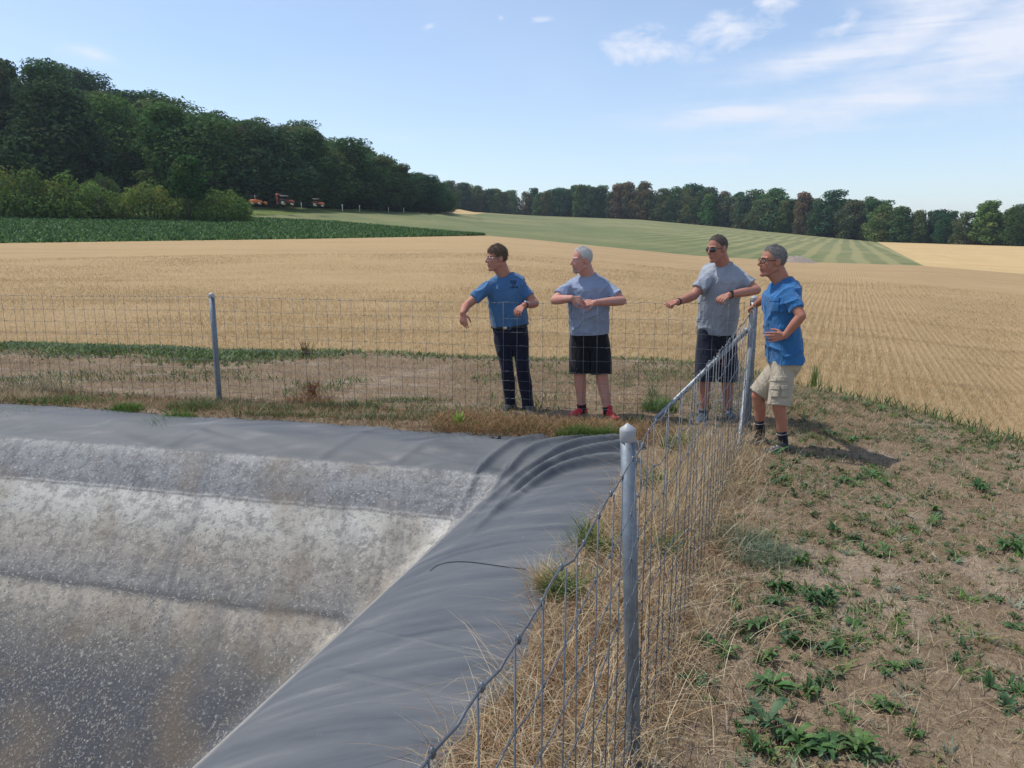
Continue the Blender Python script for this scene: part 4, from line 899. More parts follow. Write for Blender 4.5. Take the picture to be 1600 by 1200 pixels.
# ============================================================ PEOPLE
def V3(*a): return np.array(a, float)
def unit(v): v = np.asarray(v, float); return v / np.linalg.norm(v)
def ring(c, a, b, ax, ay, n=28, p=2.3):
    t = np.arange(n) * 2 * math.pi / n; co, si = np.cos(t), np.sin(t)
    x = np.sign(co) * np.abs(co) ** (2 / p); y = np.sign(si) * np.abs(si) ** (2 / p)
    return np.asarray(c) + a * x[:, None] * ax + b * y[:, None] * ay
_dg = None
def solid(mb, name, voxel, smooth=6, m=None, parent=None, wrinkle=None):
    """union of the collected closed shapes as one continuous skin"""
    me = mb.data('raw'); o = bpy.data.objects.new('raw', me); COL.objects.link(o)
    md = o.modifiers.new('r', 'REMESH'); md.mode = 'VOXEL'; md.voxel_size = voxel; md.adaptivity = 0.0
    if smooth:
        sm = o.modifiers.new('s', 'SMOOTH'); sm.factor = .5; sm.iterations = smooth
    dg = bpy.context.evaluated_depsgraph_get(); ev = o.evaluated_get(dg); out = bpy.data.meshes.new_from_object(ev, depsgraph=dg)
    bpy.data.objects.remove(o); bpy.data.meshes.remove(me)
    n = len(out.vertices); co = np.zeros(n * 3, np.float32); out.vertices.foreach_get('co', co); co = co.reshape(-1, 3)
    if wrinkle is not None:
        nr = np.zeros(n * 3, np.float32); out.vertex_normals.foreach_get('vector', nr); nr = nr.reshape(-1, 3); co = co + nr * wrinkle(co)[:, None]; out.vertices.foreach_set('co', co.astype(np.float32).ravel()); out.update()
    out.polygons.foreach_set('use_smooth', np.ones(len(out.polygons), bool)); out.name = name; out.materials.clear()
    return obj(name, out, m, parent)
def folds(seed, amp, axis, k1=9., k2=26.):
    ax = unit(axis); ref = V3(0, 0, 1) if abs(ax[2]) < .9 else V3(1, 0, 0); e1 = unit(np.cross(ax, ref)); e2 = np.cross(ax, e1)
    def f(co):
        a = co @ ax; b = co @ e1; c = co @ e2
        n1 = vnoise(a * k1 * .35 + seed, b * k1 + seed * 3.1, c * k1); n2 = vnoise(a * k2 * .4 + seed, b * k2 + 7, c * k2)
        return np.clip(amp * (.9 - 2.4 * np.sqrt(np.abs(n1) + .004)) + amp * .35 * n2, -.007, .014)
    return f
def mat_skin(name, c, red):
    t = NT(name); n = t.noise(16, 5, .65); f = t.noise(70, 4)
    t.set(t.mix(t.ramp(n, [(.32, 0.0), (.62, .85)]), c, red), .55, spec=.3); t.b.inputs['Subsurface Weight'].default_value = .08; t.b.inputs['Subsurface Radius'].default_value = (.01, .004, .002)
    t.bump(f, .4, .004); return t.m
def mat_cloth(name, c, rough=.85, var=.16, weave=420, bump=.25):
    t = NT(name); n = t.noise(6, 5, .65); w_ = t.noise(weave, 2, .6); lo = tuple(x * (1 - var) for x in c); hi = tuple(min(1, x * (1 + var)) for x in c)
    col = t.mix(.22, t.ramp(n, [(.3, lo), (.7, hi)]), t.ramp(w_, [(.3, tuple(x * .6 for x in c)), (.7, tuple(min(1, x * 1.35) for x in c))])); t.set(col, rough, spec=.2)
    t.b.inputs['Sheen Weight'].default_value = .15
    k = t.noise(1.0, 3, .5, vec=t.map((8, 8, 4)), dist=1.2); rg = t.math('ABSOLUTE', t.math('SUBTRACT', k, .5)); k2 = t.noise(1.0, 3, .5, vec=t.map((17, 17, 9), (.3, .5, .2)), dist=1.0); rg2 = t.math('ABSOLUTE', t.math('SUBTRACT', k2, .5))
    b1 = t.bump(t.math('ADD', t.math('POWER', rg, 1.0), t.math('MULTIPLY', t.math('POWER', rg2, 1.0), .45)), .6, .045); t.bump(w_, bump, .002, b1); return t.m
def mat_hair(name, lo, hi):
    t = NT(name); n = t.noise(1.0, 5, .75, vec=t.map((140, 140, 55))); t.set(t.ramp(n, [(.32, lo), (.68, hi)]), .6, spec=.3); t.bump(n, .9, .006); return t.m
M_EYE_W = plain('eye_white', (.55, .50, .46), .3); M_EYE_D = plain('eye_dark', (.03, .022, .018), .25); M_LIP = plain('lip', (.30, .105, .09), .5)
M_BLACK = plain('black_plastic', (.012, .012, .014), .35); M_LENS_D = plain('dark_lens', (.012, .016, .024), .08, spec=.8, var=.02); M_BELT = plain('belt_leather', (.016, .014, .013), .45); M_BUCKLE = plain('buckle', (.55, .5, .38), .3, .9)
M_METAL = plain('watch_metal', (.45, .45, .46), .3, .9); M_WHITE = plain('white_print', (.75, .75, .75), .6); M_GREENP = plain('green_print', (.22, .72, .14), .5); M_DKPRINT = plain('dark_print', (.012, .022, .06), .8)
M_SOCK = mat_cloth('black_sock', (.014, .015, .02)); M_SOLE_G = plain('grey_sole', (.30, .30, .30), .7); M_SOLE_W = plain('pale_sole', (.55, .55, .52), .6); M_SOLE_R = plain('red_sole', (.40, .035, .035), .6)

def hand(mb, w0, d, n, side, curl=(.35, .45, .5, .55), spread=.0235, s=1.0, thumb=1.0):
    """w0 wrist, d pointing direction, n back of the hand, side +1/-1: thumb on +cross(d,n) or the other side"""
    w0 = np.asarray(w0, float); d = unit(d); n = unit(n - d * np.dot(n, d)); t = np.cross(d, n) * side
    for i in range(4):
        k = w0 + (d * (.090, .094, .090, .082)[i] + t * (.033 - spread * i)) * s; b = w0 + (d * .012 + t * (.014 - .010 * i)) * s
        mb.capsule(b, .0145 * s, k, .0115 * s, 10)
        dd = d * 1.0 + t * (.06 - .05 * i); p = k; ang = 0
        for j, fr in enumerate((.44, .31, .25)):
            ang += curl[i] * (1.0, 1.15, .8)[j]; v = unit(dd * math.cos(ang) - n * math.sin(ang)); L_ = (.078, .086, .080, .064)[i] * fr * s
            q = p + v * L_; mb.capsule(p, (.0100 - .0009 * j) * s, q, (.0093 - .0009 * j) * s, 10); p = q
    b = w0 + (d * .022 + t * .020) * s; m_ = b + unit(d * .62 + t * .65 - n * .35) * .048 * s; mb.capsule(b, .0155 * s, m_, .0125 * s, 10)
    q = m_ + unit(d * .85 + t * (.25 - .4 * (1 - thumb)) - n * .4) * .034 * s; mb.capsule(m_, .0120 * s, q, .0105 * s, 10); mb.capsule(q, .0105 * s, q + unit(d * .9 - n * .45) * .025 * s, .0085 * s, 10)

def person(spec):
    g = spec; J = g['J']; sc = g.get('build', 1.0); f = unit(V3(*g['face_body'], 0)); rt = V3(f[1], -f[0], 0)
    base = V3(*J['base'], 0); o = empty('person', base, label=g['label'], cat='person')
    pel, neck = J['pel'], J['neck']; sp = neck - pel; up = unit(sp); fb = unit(f - up * np.dot(f, up)); lat = np.cross(up, fb) * -1
    lat = unit(rt - up * np.dot(rt, up))
    belly = g.get('belly', 0.0)
    def torso(grow, t0, rows=None):
        R = []
        prof = [(-.20, .165, .115), (-.1, .172, .12), (0, .174, .122), (.15, .170, .120 + belly * .6), (.32, .168, .122 + belly), (.5, .174, .122 + belly * .7), (.68, .187, .124), (.82, .192, .118), (.92, .178, .098), (.985, .128, .078), (1.03, .085, .068), (1.06, .070, .064)]
        for (t, a, b) in prof:
            if t < t0 - 1e-6: continue
            c = pel + sp * t + fb * (.015 * math.sin(math.pi * max(0, min(1, t))) + (belly * .6 if .1 < t < .6 else 0)) - fb * (.02 if t > .9 else 0)
            gg = grow if t < 1.0 else grow * .4
            R.append(ring(c, (a + gg) * sc, (b + gg) * sc, lat, fb, 32, 2.5))
        return R
    # ---- the body: one continuous skin from crown to ankle
    mb = MB(); mb.loft(torso(-.014, -.2))
    Hc = J['head']; hf = unit(V3(*g['face_head'], g.get('nod', 0))); hl = unit(np.cross(V3(0, 0, 1), hf)); hu = np.cross(hf, hl); Mh = np.stack([hf, hl, hu], 1); hs = g.get('head_scale', 1.06)
    h = lambda x, y, z: Hc + Mh @ (V3(x, y, z) * hs)
    mb.ell(h(-.012, 0, .035), V3(.098, .077, .093) * hs, Mh, 18, 26); mb.ell(h(.028, 0, -.025), V3(.069, .065, .097) * hs, Mh, 18, 26)
    for s in (-1, 1):
        mb.capsule(h(-.012, s * .050, -.050), .024 * hs, h(.055, s * .022, -.095), .021 * hs); mb.ell(h(.058, s * .042, -.016), V3(.022, .018, .018) * hs, Mh)
        mb.ell(h(-.012, s * .077, -.004), V3(.024, .010, .034) * hs, Mh); mb.capsule(h(-.020, s * .079, .022), .007 * hs, h(-.026, s * .082, -.010), .006 * hs); mb.ell(h(.100, s * .011, -.028), V3(.011, .009, .008) * hs, Mh)
        mb.capsule(h(.086, s * .010, .030), .010 * hs, h(.068, s * .046, .028), .010 * hs)
    mb.capsule(h(.088, 0, .022), .0095 * hs, h(.116, 0, -.020), .0115 * hs); mb.ell(h(.074, 0, -.100), V3(.024, .028, .021) * hs, Mh)
    mb.ell(h(.090, 0, -.055), V3(.012, .024, .008) * hs, Mh); mb.ell(h(.086, 0, -.070), V3(.012, .021, .008) * hs, Mh)
    mb.capsule(h(-.030, 0, -.045), .063 * hs, neck - up * .03 - fb * .015, .073 * sc); mb.capsule(h(.005, 0, -.075), .050 * hs, neck + fb * .01, .060 * sc)
    for s, sd in (('R', 1), ('L', -1)):
        S_, E_, W_ = J['sh' + s], J['el' + s], J['wr' + s]
        mb.capsule(S_, .050 * sc, S_ + (E_ - S_) * .45, .052 * sc); mb.capsule(S_ + (E_ - S_) * .4, .052 * sc, E_, .042 * sc)
        mb.capsule(E_, .042 * sc, E_ + (W_ - E_) * .35, .044 * sc); mb.capsule(E_ + (W_ - E_) * .35, .044 * sc, W_, .0285 * sc)
        hd = g['hand' + s]; hand(mb, W_, hd['d'], hd['n'], hd['t'], hd.get('curl', (.35, .45, .5, .55)), s=.96 * hd.get('s', 1), thumb=hd.get('thumb', 1.0))
        Hp, K_, A_ = J['hip' + s], J['kn' + s], J['an' + s]
        mb.capsule(Hp, .088 * sc, K_, .058 * sc); mb.capsule(K_, .057 * sc, K_ + (A_ - K_) * .33 - f * .012, .057 * sc); mb.capsule(K_ + (A_ - K_) * .33 - f * .012, .056 * sc, A_, .036 * sc); mb.capsule(A_, .037 * sc, A_ - V3(0, 0, .05), .036 * sc)
    solid(mb, 'body', .0052, 3, g['skin'], o)
    # ---- face details
    for s in (-1, 1):
        e = MB(); e.ell(h(.0795, s * .031, .006), V3(.0105, .013, .008) * hs, Mh); E_ = e.build('eye', M_EYE_W, o); i = MB(); i.ell(h(.0870, s * .0315, .006), V3(.0048, .0062, .0062) * hs, Mh); i.build('iris', M_EYE_D, E_)
        b = MB(); b.tube([h(.098, s * .012, .027), h(.095, s * .03, .033), h(.080, s * .050, .027)], V3(.0035, .0045, .0025) * hs, 6); b.build('eyebrow', g['brow'], o)
    l = MB(); l.tube([h(.094, -.021, -.063), h(.1005, 0, -.062), h(.094, .021, -.063)], V3(.002, .0042, .002), 8); l.build('lips', M_LIP, o)
    # ---- hair: cap of short hair cut back to its hairline
    nr_, nk = 70, 110; th = np.linspace(.02, math.pi - .25, nr_)[:, None]; ph = (np.arange(nk) * 2 * math.pi / nk)[None]; X_ = np.sin(th) * np.cos(ph); Y_ = np.sin(th) * np.sin(ph); Z_ = np.cos(th) * np.ones_like(ph)
    lum = g.get('hair_len', .010) * (.35 + .65 * sstep(-.2, .6, Z_)) + .002 * vnoise(X_ * 9, Y_ * 9, Z_ * 9) + .002 * vnoise(X_ * 28, Y_ * 28, Z_ * 12); q = np.stack([-.012 + (.098 + lum) * X_, (.077 + lum * .8) * Y_, .035 + (.093 + lum) * Z_], -1)
    hx, hz = q[..., 0], q[..., 2]; line = g['hairline'](hx, np.abs(q[..., 1])) - .022 + .011 * vnoise(X_ * 11, Y_ * 11, Z_ * 4) + .006 * vnoise(X_ * 31, Y_ * 31, Z_ * 9); keep = hz > line
    idx = np.arange(nr_ * nk).reshape(nr_, nk); Fq = np.stack([idx[:-1], np.roll(idx, -1, 1)[:-1], np.roll(idx, -1, 1)[1:], idx[1:]], -1); kf = keep[:-1] & keep[1:] & np.roll(keep, -1, 1)[:-1]
    # sink the rim into the skin so the edge tapers
    rim = np.clip((hz - line) / .02, 0, 1); q = q * 1.0; cen = V3(-.012, 0, .035); q = cen + (q - cen) * (1 - .07 * (1 - rim))[..., None]
    W_ = (Hc + (q.reshape(-1, 3) * hs) @ Mh.T); 
    # short strands over the cap and past its edge, so the hairline is ragged
    hr = np.random.default_rng(g['seed'] + 90); near = (hz > line - .010) & ((hz > line + .004) | (hr.uniform(size=hz.shape) < .45)); ii, jj = np.nonzero(near); pk = hr.integers(0, len(ii), 5200); ii, jj = ii[pk], jj[pk]
    bq = q[ii, jj] + hr.normal(size=(len(pk), 3)) * .0022; dn = bq - cen; dn /= np.linalg.norm(dn, axis=1)[:, None]; comb = np.stack([-.75 * np.ones(len(pk)), np.sign(bq[:, 1]) * .25, -.55 * np.ones(len(pk))], 1) + hr.normal(size=(len(pk), 3)) * .45
    if g['hair_len'] > .010: comb[:, 0] = np.where(bq[:, 0] > .02, .55, comb[:, 0])
    tg = comb - dn * np.sum(comb * dn, 1)[:, None]; tg /= np.linalg.norm(tg, axis=1)[:, None]; Ls = (g['hair_len'] * 1.1 + .005) * hr.uniform(.6, 1.4, len(pk)); dv = (tg * .85 + dn * .45) * Ls[:, None]; sd_ = np.cross(dn, tg) * .0011
    SV = np.stack([bq - sd_ - dn * .003, bq + sd_ - dn * .003, bq + dv], 1).reshape(-1, 3); SV = Hc + (SV * hs) @ Mh.T; nb = len(W_); tri = (np.arange(len(pk)) * 3)[:, None] + np.arange(3)[None] + nb
    mesh('hair', np.vstack([W_, SV]), [Fq[kf][:, ::-1], tri], g['hair'], o)
    if 'beard' in g:
        b = MB(); b.ell(h(.066, 0, -.096), V3(.031, .033, .026) * hs, Mh); b.ell(h(.085, 0, -.083), V3(.017, .026, .012) * hs, Mh); b.tube([h(.090, -.024, -.053), h(.100, 0, -.045), h(.090, .024, -.053)], V3(.004, .005, .004), 8); solid(b, 'beard', .004, 2, g['beard'], o, lambda c: .0015 * vnoise(c[:, 0] * 160, c[:, 1] * 160, c[:, 2] * 160))
    if 'glasses' in g:
        mb = MB(); dark = g['glasses'] == 'sun'; k = .0026 if g['glasses'] == 'bold' else .0016
        for s in (-1, 1):
            if dark:
                pass
            a = np.linspace(0, 2 * math.pi, 21); P_ = [h(.101 - .012 * abs(math.cos(t)) * (1 if s * math.cos(t) > 0 else -.2), s * .033 + .025 * math.cos(t), .004 + .017 * np.sign(math.sin(t)) * abs(math.sin(t)) ** .7) for t in a]; mb.tube(P_, k, 6)
            mb.tube([h(.092, s * .058, .012), h(.05, s * .073, .012), h(-.012, s * .081, .014), h(-.03, s * .081, -.004)], k * (1.6 if dark else 1.1), 6)
        mb.tube([h(.103, -.010, .008), h(.106, 0, .011), h(.103, .010, .008)], k, 6)
        G = mb.build('glasses', M_BLACK if g['glasses'] != 'thin' else M_METAL, o)
        if dark:
            for s in (-1, 1):
                l = MB(); l.ell(h(.094, s * .034, .004), V3(.011, .030, .020) * hs, Mh @ np.array([[math.cos(s * .35), -math.sin(s * .35), 0], [math.sin(s * .35), math.cos(s * .35), 0], [0, 0, 1]])); l.build('lens', M_LENS_D, G)
    # ---- shirt
    mb = MB(); hem = g.get('hem', -.08); R = torso(.020, .001)
    R = [ring(pel + sp * hem + fb * (.0 + belly * .4), (.183 + g.get('flare', .0)) * sc, (.138 + belly * .6) * sc, lat, fb, 32, 2.5)] + R; mb.loft(R)
    for s in ('R', 'L'):
        S_, E_ = J['sh' + s], J['el' + s]; t1 = g.get('sleeve', .68); d = E_ - S_; en = S_ + d * t1; ax = unit(d); e1 = unit(np.cross(ax, V3(.3, -1, .2))); e2 = np.cross(ax, e1)
        mb.loft([ring(S_ - ax * .05, .045 * sc, .045 * sc, e1, e2, 24, 2), ring(S_ - ax * .02, .060 * sc, .060 * sc, e1, e2, 24, 2), ring(S_ + d * .3, .068 * sc, .068 * sc, e1, e2, 24, 2), ring(S_ + d * t1 * .75, .067 * sc, .067 * sc, e1, e2, 24, 2), ring(en, .066 * sc, .066 * sc, e1, e2, 24, 2)])
        mb.capsule(neck - up * .055 + (S_ - neck) * .2, .055 * sc, S_, .060 * sc); mb.capsule(neck - up * .030 + (S_ - neck) * .06 - fb * .02, .052 * sc, neck + (S_ - neck) * .8 - fb * .01 + up * .012, .050 * sc)
    fo = folds(g['seed'], .012, g.get('fold_axis', (.3, 0, 1)), 11., 30.)
    shirt = solid(mb, 'shirt', .0062, 3, g['shirt'], o, fo)
    if g.get('collar') == 'crew':
        c = MB(); a = np.linspace(0, 2 * math.pi, 30); cn = neck + up * .018 - fb * .012; c.tube([cn + lat * .080 * sc * math.cos(t) + fb * .078 * sc * math.sin(t) - up * (.022 * max(0, math.sin(t))) for t in a], .0065, 8); c.build('neckband', g['shirt'], shirt)
    if g.get('collar') == 'polo':
        for s in (-1, 1):
            a = np.linspace(-.5 * math.pi, .42 * math.pi, 14); cn = neck + up * .012 - fb * .012
            inn = [cn + s * lat * .076 * sc * math.cos(t) + fb * .080 * sc * math.sin(t) + up * (.030 - .035 * max(0, math.sin(t))) for t in a]; out = [p + (s * lat * .030 * math.cos(t) + fb * .030 * math.sin(t)) - up * (.040 + .015 * max(0, math.sin(t))) for p, t in zip(inn, a)]
            Vv = np.array(inn + out + [q - up * .004 - fb * 0 for q in out] + [p - up * .006 for p in inn]); n = len(a); i = np.arange(n - 1)
            mesh('collar', Vv, np.concatenate([np.stack([i + k * n, i + 1 + k * n, i + 1 + ((k + 1) % 4) * n, i + ((k + 1) % 4) * n], 1) for k in range(4)]), g['shirt'], shirt)
        c = MB(); p0 = neck - up * .035 + fb * .075; c.tube([p0, p0 - up * .07 + fb * .035, p0 - up * .14 + fb * .052], .011, 8); c.build('placket', g['shirt'], shirt)
    # ---- trousers / shorts
    mb = MB(); tr = []
    for (t, a, b) in [(-.42, .06, .075), (-.36, .11, .10), (-.26, .158, .122), (-.16, .178, .13), (-.06, .184, .134), (.06, .180, .130 + belly * .5)]: tr.append(ring(pel + sp * t + fb * belly * .3, a * sc, b * sc, lat, fb, 32, 2.5))
    mb.loft(tr)
    long_ = g['legs'] == 'long'
    for s in ('R', 'L'):
        Hp, K_, A_ = J['hip' + s], J['kn' + s], J['an' + s]; ax = unit(K_ - Hp); e1 = unit(rt - ax * np.dot(rt, ax)); e2 = np.cross(ax, e1); ts = g.get('short_len', .95)
        rr = lambda c, r1, r2=None: ring(c, r1 * sc, (r2 or r1) * sc, e1, e2, 26, 2.2)
        if long_:
            mb.loft([rr(Hp + V3(0, 0, .03), .085, .10), rr(Hp + (K_ - Hp) * .25, .094, .10), rr(Hp + (K_ - Hp) * .7, .078), rr(K_, .070), rr(K_ + (A_ - K_) * .35, .070), rr(K_ + (A_ - K_) * .8, .062), rr(A_ - V3(0, 0, .035), .064)])
        else:
            e = Hp + (K_ - Hp) * ts; fl = g.get('short_flare', .092); mb.loft([rr(Hp + V3(0, 0, .03), .085, .10), rr(Hp + (K_ - Hp) * .3, .099, .108), rr(Hp + (K_ - Hp) * ts * .7, fl + .002, fl + .008), rr(e, fl, fl + .006)])
    low = solid(mb, 'trousers' if long_ else 'shorts', .0062, 3, g['pants'], o, folds(g['seed'] + 5, .006 if long_ else .005, (.15, .1, 1), 9., 26.))
    if g.get('belt'):
        c = MB(); a = np.linspace(0, 2 * math.pi, 40); cn = pel + sp * .03; c.tube([cn + lat * .187 * sc * np.sign(math.cos(t)) * abs(math.cos(t)) ** .8 + fb * (.137 * sc) * np.sign(math.sin(t)) * abs(math.sin(t)) ** .8 for t in a], .013, 8); B = c.build('belt', M_BELT, o)
        c = MB(); c.box(cn + fb * .150 * sc + lat * .02, (.045, .008, .034), np.stack([lat, fb, up], 1)); c.build('buckle', M_BUCKLE, B)
    # ---- socks and shoes
    for s in ('R', 'L'):
        A_ = J['an' + s]; K_ = J['kn' + s]; sh = g['shoe' + s]; d = unit(V3(*sh['dir'], 0)); n_ = V3(d[1], -d[0], 0); z0 = sh.get('z', 0.0)
        if g.get('sock'):
            ax = K_ - A_; c = MB(); L_ = g['sock']; c.tube([A_ - V3(0, 0, .05), A_, A_ + ax * L_ * .5, A_ + ax * L_], V3(.043, .043, .044, .049) * sc, 20); k_ = c.build('sock', M_SOCK, o)
            if g.get('sock_band'):
                c = MB(); c.tube([A_ + ax * L_ * .78, A_ + ax * L_ * .81], .0505 * sc, 20); c.build('sock_stripe', plain('sock_stripe', (.5, .5, .5)), k_)
        heel = V3(A_[0], A_[1], 0) - d * .075; tilt = sh.get('tilt', 0.0)
        prof = [(0.0, .022, .070, .010), (.02, .034, .088, .0), (.06, .039, .092, 0), (.10, .041, .090, 0), (.14, .043, .078, 0), (.18, .047, .064, 0), (.22, .048, .054, 0), (.255, .040, .044, .004), (.28, .020, .030, .012)]
        R1, R2 = [], []
        for (x_, wd, ht, lift) in prof:
            c = heel + d * x_ + V3(0, 0, z0 + tilt * x_); mid = (ht + .022) / 2; R1.append(ring(c + V3(0, 0, .018 + (ht - .018) / 2), wd, (ht - .018) / 2 + .004, n_, V3(0, 0, 1), 20, 2.4)); R2.append(ring(c + V3(0, 0, .012 + lift * .5), wd + .004, .013, n_, V3(0, 0, 1), 20, 5))
        c = MB(); c.loft(R1); c.capsule(heel + d * .06 + V3(0, 0, z0 + .07), .040, heel + d * .085 + V3(0, 0, z0 + .105), .043); SH = solid(c, 'shoe', .005, 3, sh['mat'], o)
        c = MB(); c.loft(R2); c.build('sole', sh['sole'], SH)
        c = MB()
        for k in range(4):
            x_ = .105 + k * .028; ht = np.interp(x_, [p[0] for p in prof], [p[2] for p in prof]) + z0 + tilt * x_; c.tube([heel + d * x_ - n_ * .026 + V3(0, 0, ht - .008), heel + d * (x_ + .006) + V3(0, 0, ht + .0065), heel + d * x_ + n_ * .026 + V3(0, 0, ht - .008)], .0032, 6)
        c.build('lace', sh['lace'], SH)
        if 'mark' in sh:      # curved tick on the outer side
            sg = sh['mark_side']; top, bot = [], []
            for t in np.linspace(0, 1, 9):
                x_ = .045 + .145 * t; y_ = .028 + .052 * (1 - t) ** 1.5 * 0 + .040 * t ** 0.5 * 0
                cx = heel + d * (.20 - .150 * t) ; zc = .034 + .050 * t ** 1.25 - .014 * math.sin(math.pi * min(1, t * 2.2)) ; th_ = .013 * math.sin(math.pi * min(.999, (1 - t) * .75 + .0)) + .0012; wd = np.interp(.20 - .150 * t, [p[0] for p in prof], [p[1] for p in prof]) + .006
                top.append(cx + n_ * sg * wd + V3(0, 0, z0 + zc + th_)); bot.append(cx + n_ * sg * wd + V3(0, 0, z0 + zc))
            Vv = np.array(top + bot); i = np.arange(8); mesh('tick_mark', np.vstack([Vv, Vv - n_ * sg * .004]), np.concatenate([np.stack([i, i + 1, i + 10, i + 9], 1), np.stack([i + 18, i + 27, i + 28, i + 19], 1)]), sh['mark'], SH)
    for (s, kind) in g.get('wrist', []):
        W_, E_ = J['wr' + s], J['el' + s]; ax = unit(W_ - E_); p = W_ - ax * .02; c = MB(); c.tube([p - ax * .011, p - ax * .009, p + ax * .009, p + ax * .011], V3(.031, .034, .034, .031) * sc, 20); B = c.build('watch' if kind == 'watch' else 'bracelet', M_BLACK, o)
        if kind == 'watch':
            n_ = unit(g['hand' + s]['n'] - ax * np.dot(g['hand' + s]['n'], ax)); c = MB(); c.tube([p + n_ * .030, p + n_ * .042, p + n_ * .044], V3(.021, .021, .017), 20); c.build('watch_face', M_METAL if g.get('silver') else M_BLACK, B)
    # everything was laid out in world coordinates; hang it from the empty at the feet
    for c in o.children: c.location = -base
    return o, shirt, low, dict(pel=pel, sp=sp, fb=fb, lat=lat, up=up, f=f, rt=rt)

PX = at_y
def ankle(u, v, z=.085, zg=0.0):
    q = at_z(u, v, zg); return V3(q[0], q[1], z + zg)
SKIN1 = mat_skin('skin_ruddy', (.42, .215, .145), (.44, .165, .115)); SKIN2 = mat_skin('skin_fair', (.50, .285, .215), (.50, .205, .16)); SKIN3 = mat_skin('skin_tan', (.40, .205, .140), (.40, .155, .11)); SKIN4 = mat_skin('skin_brown', (.40, .20, .13), (.40, .15, .10))
H_BROWN = mat_hair('brown_hair', (.04, .025, .016), (.17, .108, .066)); H_WHITE = mat_hair('white_hair', (.30, .29, .28), (.68, .66, .63)); H_DARK = mat_hair('dark_hair', (.035, .027, .022), (.13, .10, .083)); H_BEARD = mat_hair('beard_hair', (.16, .15, .14), (.40, .37, .34)); H_GREY = mat_hair('grey_hair', (.05, .047, .045), (.30, .285, .27))
def hl(front, temple, nape, recede=0.0):
    def f(x, ay): return np.interp(x, [-.12, -.055, -.015, .02, .055, .10], [nape, nape + .012, temple - .01, temple + .012, front - .012 - recede * .0, front]) + recede * np.clip(ay - .02, 0, .06)
    return f
# man 1: blue T-shirt and dark trousers, one hand hanging over the wire
m1 = dict(label='man in blue T-shirt and long dark trousers, right hand hanging over the fence', seed=1, build=1.05, face_body=(-.22, -1), face_head=(-.95, -.42), nod=-.06, skin=SKIN1, brow=H_BROWN, hair=H_BROWN, hair_len=.013, hairline=hl(.090, .012, -.062), glasses='thin',
    shirt=mat_cloth('blue_tee', (.062, .148, .29)), pants=mat_cloth('navy_trousers', (.010, .012, .026)), legs='long', belt=True, collar='crew', hem=.0, sleeve=.66, flare=.002, silver=True, wrist=[('L', 'watch')], fold_axis=(.5, 0, 1),
    J=dict(base=(.06, 8.2), pel=PX(797, 510, 8.17), neck=PX(788, 431, 8.12), head=PX(776, 404, 8.05), shR=PX(767, 446, 8.06), shL=PX(812, 446, 8.10), elR=PX(728, 478, 7.98), elL=PX(836, 474, 8.02), wrR=PX(723, 489, 7.80), wrL=PX(819, 477, 7.83),
        hipR=PX(784, 516, 8.17), hipL=PX(811, 516, 8.18), knR=PX(792, 574, 8.12), knL=PX(817, 575, 8.10), anR=PX(798, 632, 8.22), anL=PX(826, 635, 8.14)),
    handR=dict(d=V3(.12, -.25, -1), n=V3(-.4, -1, .2), t=-1, curl=(.15, .3, .4, .5)), handL=dict(d=V3(-.62, -.45, -.55), n=V3(-.1, -.7, .75), t=1, curl=(.5, .6, .65, .7)),
    shoeR=dict(dir=(-.45, -1), mat=plain('black_shoe', (.018, .018, .02), .5), sole=M_SOLE_G, lace=M_BLACK), shoeL=dict(dir=(.10, -1), mat=plain('dark_grey_shoe', (.05, .055, .06), .6), sole=M_SOLE_G, lace=M_BLACK))
# man 2: pale polo, black shorts, red shoes, hands together
m2 = dict(label='grey-haired bearded man in pale polo shirt, black shorts and red shoes', seed=2, build=1.12, belly=.022, face_body=(-.06, -1), face_head=(-.97, -.36), nod=-.10, skin=SKIN2, brow=H_WHITE, hair=H_WHITE, hair_len=.005, hairline=hl(.135, .022, -.06), beard=H_BEARD,
    shirt=mat_cloth('pale_polo', (.25, .295, .40)), pants=mat_cloth('black_shorts', (.010, .010, .014)), legs='short', collar='polo', hem=-.10, sleeve=.70, short_len=.98, short_flare=.100, fold_axis=(1, 0, .6), sock=.12,
    J=dict(base=(.92, 7.95), pel=PX(920, 513, 7.98), neck=PX(919, 432, 7.95), head=PX(909, 407, 7.88), shR=PX(891, 449, 7.92), shL=PX(946, 449, 7.93), elR=PX(867, 469, 7.80), elL=PX(972, 470, 7.80), wrR=PX(893, 466, 7.58), wrL=PX(930, 473, 7.60),
        hipR=PX(905, 520, 7.98), hipL=PX(936, 520, 7.98), knR=PX(906, 585, 7.93), knL=PX(940, 586, 7.90), anR=PX(909, 638, 7.96), anL=PX(950, 642, 7.86)),
    handR=dict(d=V3(1, -.05, -.30), n=V3(.15, -1, .35), t=1, curl=(.35, .45, .5, .55)), handL=dict(d=V3(-1, .10, -.05), n=V3(0, -.8, .6), t=-1, curl=(.45, .5, .55, .6)),
    shoeR=dict(dir=(-.85, -.75), mat=plain('red_shoe', (.62, .02, .035), .5), sole=M_SOLE_R, lace=M_SOLE_R), shoeL=dict(dir=(.42, -1), mat=plain('red_shoe', (.62, .02, .035), .5), sole=M_SOLE_R, lace=M_SOLE_R))
